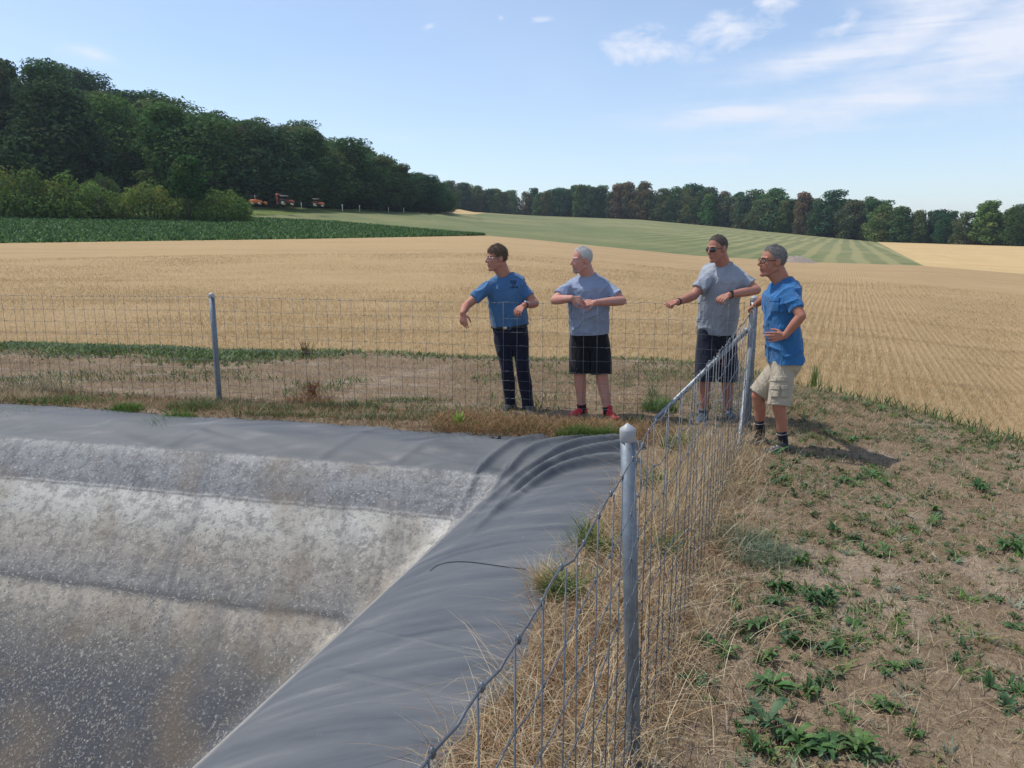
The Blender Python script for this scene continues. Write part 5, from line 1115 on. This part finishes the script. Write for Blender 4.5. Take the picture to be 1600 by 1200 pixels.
# man 3: grey T-shirt, sunglasses, both forearms over the wire
m3 = dict(label='man in grey T-shirt and sunglasses leaning both arms over the fence', seed=3, build=1.09, belly=.008, face_body=(-.40, -1), face_head=(-.93, -.52), nod=-.16, skin=SKIN3, brow=H_DARK, hair=H_DARK, hair_len=.002, hairline=hl(.112, .028, -.045), glasses='sun',
    shirt=mat_cloth('grey_tee', (.30, .325, .37)), pants=mat_cloth('charcoal_shorts', (.018, .022, .038)), legs='short', collar='crew', hem=-.12, sleeve=.66, short_len=1.0, short_flare=.098, wrist=[('L', 'watch'), ('R', 'bracelet')], fold_axis=(.7, 0, 1), sock=.10,
    J=dict(base=(2.08, 7.75), pel=PX(1120, 508, 7.80), neck=PX(1130, 414, 7.72), head=PX(1121, 389, 7.64), shR=PX(1104, 434, 7.66), shL=PX(1154, 433, 7.68), elR=PX(1084, 462, 7.56), elL=PX(1182, 453, 7.60), wrR=PX(1058, 472, 7.32), wrL=PX(1139, 461, 7.34),
        hipR=PX(1104, 520, 7.80), hipL=PX(1136, 520, 7.82), knR=PX(1101, 596, 7.72), knL=PX(1137, 596, 7.80), anR=PX(1099, 646, 7.72), anL=PX(1137, 646, 7.86)),
    handR=dict(d=V3(-.95, -.25, -.15), n=V3(-.1, -.5, .85), t=1, curl=(1.2, 1.25, 1.3, 1.3), thumb=.5), handL=dict(d=V3(-.85, -.35, -.32), n=V3(-.15, -.55, .8), t=1, curl=(.5, .65, .75, .8)),
    shoeR=dict(dir=(-.55, -1), mat=plain('slate_shoe', (.055, .075, .10), .6, bump=.003), sole=M_SOLE_G, lace=M_BLACK), shoeL=dict(dir=(.05, -1), mat=plain('slate_shoe', (.055, .075, .10), .6), sole=M_SOLE_G, lace=M_BLACK))
# man 4: blue shirt, cargo shorts, hand on hip, other hand on the corner post
m4 = dict(label='man in bright blue shirt and beige cargo shorts, hand on hip beside the corner post', seed=4, build=.95, face_body=(-1, -.12), face_head=(-.99, -.10), nod=.0, skin=SKIN4, brow=H_DARK, hair=H_GREY, hair_len=.007, hairline=hl(.122, .028, -.060), glasses='bold',
    shirt=mat_cloth('bright_blue_shirt', (.030, .135, .32)), pants=mat_cloth('beige_cargo', (.40, .345, .265)), legs='short', collar='polo', hem=-.17, flare=.03, sleeve=.70, short_len=.97, short_flare=.100, fold_axis=(1, 0, .4), sock=.34, sock_band=True,
    J=dict(base=(2.24, 6.45), pel=PX(1226, 548, 6.52), neck=PX(1222, 441, 6.52), head=PX(1207, 409, 6.52), shR=PX(1212, 458, 6.70), shL=PX(1232, 460, 6.36), elR=PX(1196, 466, 6.98), elL=PX(1252, 494, 6.22), wrR=PX(1181, 476, 7.22), wrL=PX(1226, 525, 6.28),
        hipR=PX(1222, 572, 6.60), hipL=PX(1224, 572, 6.47), knR=PX(1184, 618, 6.62), knL=PX(1217, 636, 6.40), anR=PX(1188, 676, 6.66), anL=PX(1224, 692, 6.42)),
    handR=dict(d=V3(-.25, .85, -.35), n=V3(-.5, -.2, .8), t=1, curl=(.5, .55, .6, .65)), handL=dict(d=V3(-1, .0, -.05), n=V3(-.1, -1, .1), t=1, curl=(.30, .35, .4, .45)),
    shoeR=dict(dir=(-1, -.10), mat=plain('dark_green_shoe', (.028, .038, .034), .6), sole=M_SOLE_G, lace=M_SOLE_W, mark=M_WHITE, mark_side=-1, z=.0), shoeL=dict(dir=(-1, -.18), mat=plain('grey_green_shoe', (.050, .060, .062), .6), sole=M_SOLE_G, lace=M_SOLE_W, mark=M_GREENP, mark_side=-1))
P1_ = person(m1); P2_ = person(m2); P3_ = person(m3); P4_ = person(m4)
from mathutils.bvhtree import BVHTree
def on_surface(me, p, d):
    """nearest hit on a mesh (world-laid vertices) from p along d"""
    co = [v.co for v in me.vertices]; t = BVHTree.FromPolygons(co, [tuple(q.vertices) for q in me.polygons]); out = []
    for a in p:
        hit = t.ray_cast(Vector(a), Vector(d)); out.append((np.array(hit[0]), np.array(hit[1])) if hit[0] is not None else None)
    return out
# printed block of small dark lettering on the blue T-shirt (too small in the photo to read: rows of strokes)
marks = []
for (x0, y0, w_, h_) in [(0, 0, 4, 3), (5, 0, 5, 3), (11, 0, 2, 3), (0, 4, 2, 3.4), (3, 4, 3, 3.4), (7, 4, 5, 3.4), (4, 9, 2, 2.6), (7, 9, 3, 2.6), (-2, 12.5, 3, 5), (2, 14, 2, 3.5), (5, 12.5, 3, 5), (9, 14, 2.5, 3.5), (12.5, 12.5, 3, 5)]: marks.append((x0, y0, w_, h_))
ctr = at_y(797.2, 440, 7.6); pts = []
for (x0, y0, w_, h_) in marks:
    for (a, b) in ((0, 0), (w_, 0), (w_, h_), (0, h_)): pts.append(ctr + V3((x0 + a) * .0051, 0, -(y0 + b) * .0046))
hits = on_surface(P1_[1].data, pts, (0, 1, -.02)); Vq, Fq = [], []
for k in range(len(marks)):
    hh = hits[4 * k:4 * k + 4]
    if all(x is not None for x in hh):
        b = len(Vq); Vq += [q[0] + V3(0, -.0025, 0) for q in hh]; Fq.append([b, b + 1, b + 2, b + 3])
if Fq:
    pr = mesh('chest_print', np.array(Vq), np.array(Fq), M_DKPRINT, P1_[1], False)
# cargo pockets with flaps on the near thigh, red stripe on the charcoal shorts
def patch_on(me, u0, v0, u1, v1, Yf, thick, name, m, parent, nx=6, ny=6):
    P_ = [at_y(u0 + (u1 - u0) * i / nx, v0 + (v1 - v0) * j / ny, Yf) for j in range(ny + 1) for i in range(nx + 1)]; d = unit(P_[len(P_) // 2] - V3(0, 0, CAM_H)); H_ = on_surface(me, P_, d); pos = [h_[0] if h_ is not None else None for h_ in H_]
    if any(p is None for p in pos): return None
    A = np.array([p - d * thick for p in pos]); B = np.array([p + d * .004 for p in pos]); V = np.vstack([A, B]); n = nx + 1; N_ = len(A); F_ = []
    for j in range(ny):
        for i in range(nx): k = j * n + i; F_.append([k, k + 1, k + n + 1, k + n])
    rim_ = [i for i in range(nx)] + [nx + n * j for j in range(ny)] + [N_ - 1 - i for i in range(nx)] + [n * (ny - j) for j in range(ny)]
    for a, b in zip(rim_, rim_[1:] + rim_[:1]): F_.append([a, a + N_, b + N_, b])
    return mesh(name, V, np.array(F_), m, parent, False)
sh4 = P4_[2]
for q in [(1203, 592, 1214, 596, .010, 'pocket_flap'), (1204, 604, 1218, 622, .009, 'cargo_pocket'), (1203, 602, 1219, 609, .015, 'pocket_flap'), (1221, 605, 1231, 622, .008, 'cargo_pocket'), (1220.5, 602, 1232, 609, .014, 'pocket_flap'), (1203, 588, 1232, 596, .008, 'pocket_flap')]:
    patch_on(sh4.data, *q[:4], 6.0, q[4], q[5], m4['pants'], sh4)
patch_on(P4_[1].data, 1203, 466, 1218, 490, 6.0, .004, 'chest_pocket', m4['shirt'], P4_[1]); patch_on(P4_[1].data, 1202.5, 465, 1218.5, 471, 6.0, .008, 'pocket_flap', m4['shirt'], P4_[1])
patch_on(P3_[2].data, 1128, 558, 1131, 574, 7.0, .002, 'red_stripe', plain('red_trim', (.75, .06, .03), .6), P3_[2], 2, 4)
# ============================================================ FARM MACHINES AND SMALL THINGS
M_ORANGE = plain('orange_paint', (.58, .14, .03), .45, var=.08, scale=2); M_REDP = plain('red_paint', (.34, .07, .05), .45, var=.08, scale=2); M_TYRE = plain('tyre', (.02, .02, .02), .85); M_GLASSD = plain('cab_glass', (.03, .04, .05), .12, spec=.7); M_DKM = plain('dark_machine', (.03, .032, .04), .6); M_RIM = plain('wheel_rim', (.55, .5, .4), .5); M_ROOFP = plain('pale_roof', (.62, .58, .56), .5)
def wheel(parent, c, R, wd):
    c = np.asarray(c, float); a = MB(); pr = [(-.5, .80), (-.5, .93), (-.42, 1.0), (.42, 1.0), (.5, .93), (.5, .80)]
    a.tube([c + V3(0, wd * x, 0) for x, _ in pr], [R * k for _, k in pr], 20); w_ = a.build('wheel', M_TYRE, parent)
    b = MB(); b.tube([c + V3(0, -wd * .52, 0), c + V3(0, wd * .52, 0)], [R * .55, R * .55], 16); b.build('rim', M_RIM, w_)
def tractor(loc, rz, label, paint, roof, s=1.0, mast=False):
    o = empty('tractor', loc, rz, label=label, cat='tractor', group='machines parked at the edge of the wood'); o.scale = (s, s, s)
    for y_ in (-.75, .75): wheel(o, (-.55, y_, .68), .68, .36); wheel(o, (1.35, y_ * .9, .42), .42, .26)
    b = MB(); b.box((.3, 0, .75), (2.3, .5, .35)); b.build('chassis', M_DKM, o)
    b = MB(); b.loft([ring(V3(x_, 0, z_), w_, h_, V3(0, 1, 0), V3(0, 0, 1), 16, 4) for x_, z_, w_, h_ in [(.35, 1.10, .36, .30), (1.0, 1.06, .36, .28), (1.6, .98, .34, .26), (1.85, .88, .28, .18)]]); b.build('bonnet', paint, o)
    for y_ in (-.72, .72):
        b = MB(); b.loft([ring(V3(-.55 + .78 * math.cos(a), y_, .68 + .78 * math.sin(a)), .2, .03, V3(0, 1, 0), V3(math.cos(a), 0, math.sin(a)), 8, 4) for a in np.linspace(.3, 2.6, 8)]); b.build('mudguard', paint, o)
    b = MB(); b.box((-.45, 0, 1.05), (.5, .5, .12)); b.box((-.68, 0, 1.3), (.1, .5, .5)); b.build('seat', M_DKM, o)
    for x_ in (-.95, .3):
        for y_ in (-.55, .55):
            b = MB(); b.tube([(x_, y_, .9), (x_ + .05, y_, 2.15)], .04, 8); b.build('roof_post', M_DKM, o)
    b = MB(); b.box((-.32, 0, 2.2), (1.55, 1.35, .09)); b.build('roof', roof, o)
    b = MB(); b.tube([(.05, 0, 1.25), (-.15, 0, 1.55)], .03, 8); b.tube([(-.15 + .18 * math.sin(a) * .6, .18 * math.cos(a), 1.55 + .1 * math.sin(a)) for a in np.linspace(0, 6.28, 14)], .018, 6); b.build('steering_wheel', M_DKM, o)
    if mast:
        for y_ in (-.4, .4):
            b = MB(); b.tube([(-1.9, y_, .2), (-1.9, y_, 2.7)], .08, 8); b.build('mast', paint, o)
        b = MB(); b.box((-1.65, 0, 2.5), (.9, .9, .35)); b.build('hopper', paint, o)
        b = MB(); b.box((-1.45, 0, .65), (.9, .3, .2)); b.build('hitch', M_DKM, o)
    return o
def verge_pt(u, v, d): return at_d(u, v, d)
tractor(at_d(447, 322, 158), math.radians(4), 'orange tractor with pale roof and a tall red rear mast by the wood', M_REDP, M_ROOFP, .88, True)
tractor(at_d(496, 324, 160), math.radians(2), 'small tractor with a pale sunroof, rightmost of the parked machines', M_ORANGE, M_ROOFP, .75)
# low orange loader seen from behind, leftmost
o = empty('loader', at_d(400, 321, 156), math.radians(10), label='low bright orange loader with two seats beside the right-hand bush', cat='loader', group='machines parked at the edge of the wood')
for y_ in (-.6, .6): wheel(o, (-.6, y_, .38), .38, .25); wheel(o, (.7, y_, .38), .38, .25)
b = MB(); b.loft([ring(V3(x_, 0, .75), w_, h_, V3(0, 1, 0), V3(0, 0, 1), 16, 4) for x_, w_, h_ in [(-1.1, .5, .3), (-.3, .55, .38), (.2, .5, .34), (1.0, .45, .26)]]); b.build('body_shell', M_ORANGE, o)
for x_ in (-.5, .5):
    b = MB(); b.box((x_, 0, 1.35), (.45, .5, .12)); b.box((x_ - .2, 0, 1.6), (.12, .5, .55)); b.build('seat', M_DKM, o)
b = MB(); b.tube([(1.0, -.4, .7), (1.7, -.4, .5)], .06, 8); b.tube([(1.0, .4, .7), (1.7, .4, .5)], .06, 8); b.box((1.85, 0, .45), (.35, 1.2, .5)); b.build('bucket', M_ORANGE, o)
b = MB(); b.tube([(-.1, 0, 1.1), (-.1, 0, 1.9)], .05, 8); b.build('exhaust', M_ROOFP, o)
# white marker stakes along the foot of the wood
for k, (u, v, d) in enumerate([(471, 325, 170), (535, 328, 178), (562, 329, 185), (607, 331, 205), (631, 332, 215)]):
    b = MB(); b.tube([(0, 0, -.3), (0, 0, 1.2), (0, 0, 1.25)], [.07, .07, .02], 8); st = b.build('marker_stake', M_WHITE, None, label='white marker stake in the grass at the foot of the wood', cat='stake', group='white marker stakes along the wood'); st.location = at_d(u, v, d)
# gravel heap at the field edge
rr_ = np.random.default_rng(5); nq = 40; a = np.linspace(0, 2 * math.pi, nq, endpoint=False); R_ = [(1, 0), (.82, .22), (.6, .5), (.38, .78), (.18, .95), (.02, 1.0)]
Vh = np.concatenate([np.stack([3.1 * k * np.cos(a) * (1 + .08 * vnoise(a * 2, a * 0 + k * 3)), 1.9 * k * np.sin(a), .95 * z_ * (1 + .12 * vnoise(a * 3, a * 0 + k)) - .15], 1) for k, z_ in R_]); Fh = np.concatenate([np.stack([i * nq + np.arange(nq), i * nq + (np.arange(nq) + 1) % nq, (i + 1) * nq + (np.arange(nq) + 1) % nq, (i + 1) * nq + np.arange(nq)], 1) for i in range(5)])
hp = mesh('gravel_heap', Vh, Fh, plain('gravel', (.30, .245, .205), .95, var=.3, scale=6, bump=.2, bscale=8), label='low grey-brown gravel heap at the far edge of the stubble', cat='heap'); hp.location = at_d(1242, 411, 97)
# --- on the liner: black offcut, thin cord, stones, white scraps
def on_liner(u, v, z=-.03):
    q = at_z(u, v, z)
    for _ in range(4): q = at_z(u, v, float(liner_z(np.array([q[0]]), np.array([q[1]]))[0]))
    return q
q = on_liner(775, 688); n = 9; gx_, gy_ = np.meshgrid(np.linspace(-1, 1, n), np.linspace(-1, 1, n)); Vv = np.stack([gx_ * .05, gy_ * .03, .012 + .018 * vnoise(gx_ * 1.7 + 3, gy_ * 1.9) + .008 * vnoise(gx_ * 4, gy_ * 4)], -1).reshape(-1, 3)
i = (np.arange(n - 1)[:, None] * n + np.arange(n - 1)[None]).ravel(); Vb = Vv - [0, 0, .004]
Fo = np.concatenate([np.stack([i, i + 1, i + n + 1, i + n], 1), np.stack([i, i + n, i + n + 1, i + 1], 1) + n * n]); oc = mesh('rubber_offcut', np.vstack([Vv, Vb]), Fo, M_BLACK, label='crumpled black scrap lying on the far rim of the liner', cat='scrap'); oc.location = q + V3(0, 0, .01)
pts = [on_liner(u, v) + V3(0, 0, .004) for u, v in [(672, 893), (684, 884), (705, 879), (735, 879), (765, 883), (795, 887), (822, 890)]]; pc = curve2(pts, 30); b = MB(); b.tube(list(pc), .0022, 6); b.build('cord', M_BLACK, None, label='thin black cord lying across the near liner bank', cat='cord')
def seam_line(ps, wd, name):
    pc = curve2([on_liner(u, v) for u, v in ps], 40); s_ = MB(); rows = []
    for k, p in enumerate(pc):
        t = unit(pc[min(k + 1, len(pc) - 1)] - pc[max(k - 1, 0)]); s2 = np.cross(t, V3(0, 0, 1)); s2 = unit(s2)
        P_ = [p + s2 * x_ for x_ in (-wd, -wd * .6, wd * .6, wd)]; zz = [float(liner_z(np.array([c[0]]), np.array([c[1]]))[0]) for c in P_]; rows.append([V3(c[0], c[1], z_ + dz) for c, z_, dz in zip(P_, zz, (-.001, .005, .005, -.001))])
    V = np.array(rows).reshape(-1, 3); i = (np.arange(len(rows) - 1)[:, None] * 4 + np.arange(3)[None]).ravel(); mesh(name, V, np.stack([i, i + 1, i + 5, i + 4], 1), M_LINER, liner)
seam_line([(505, 1045), (580, 1060), (680, 1080), (750, 1092)], .03, 'weld_seam'); seam_line([(560, 985), (650, 1000), (740, 1020), (800, 1030)], .02, 'weld_seam')
M_STONE = plain('pale_stone', (.36, .31, .255), .9, var=.15, bump=.01)
STN = [(910, 885, .030, 'pale stone in the dry grass near the green tuft by the liner'), (1010, 1010, .02, 'small pale stone in the straw right of the foreground post'), (877, 1043, .022, 'pale stone in the straw left of the foreground post'), (1012, 925, .02, 'small pale stone behind the foreground post')]
for k, (u, v, s_, lb) in enumerate(STN):
    q = pix(u, v); b = MB(); b.ell((0, 0, 0), (s_, s_ * .75, s_ * .5), n=9, k=14); me = b.data('stone'); co = np.zeros(len(me.vertices) * 3, np.float32); me.vertices.foreach_get('co', co); co = co.reshape(-1, 3); co *= (1 + .25 * vnoise(co[:, 0] / s_ * 1.3 + k, co[:, 1] / s_ * 1.3, co[:, 2] / s_ * 1.3))[:, None]; me.vertices.foreach_set('co', co.ravel()); me.update()
    st = obj('stone', me, M_STONE, label=lb, cat='stone'); st.location = (q[0], q[1], float(ground_z(np.array([q[0]]), np.array([q[1]]))[0]) + s_ * .2); st.rotation_euler = (0, 0, k)
# ============================================================ AIR
hz = MB(); hz.box((0, 1900, 50), (7600, 4600, 160.0)); haze = hz.build('haze', None, None, kind='stuff', smooth=False)
tm = bpy.data.materials.new('haze_air'); tm.use_nodes = True; tn = tm.node_tree; tn.nodes.clear(); to = tn.nodes.new('ShaderNodeOutputMaterial'); tv = tn.nodes.new('ShaderNodeVolumePrincipled'); tv.inputs['Density'].default_value = .00016; tv.inputs['Color'].default_value = (.72, .84, 1.0, 1); tv.inputs['Anisotropy'].default_value = .2
tn.links.new(tv.outputs[0], to.inputs['Volume']); haze.data.materials.append(tm); tag(haze, 'thin bluish summer haze lying over the fields', 'haze')
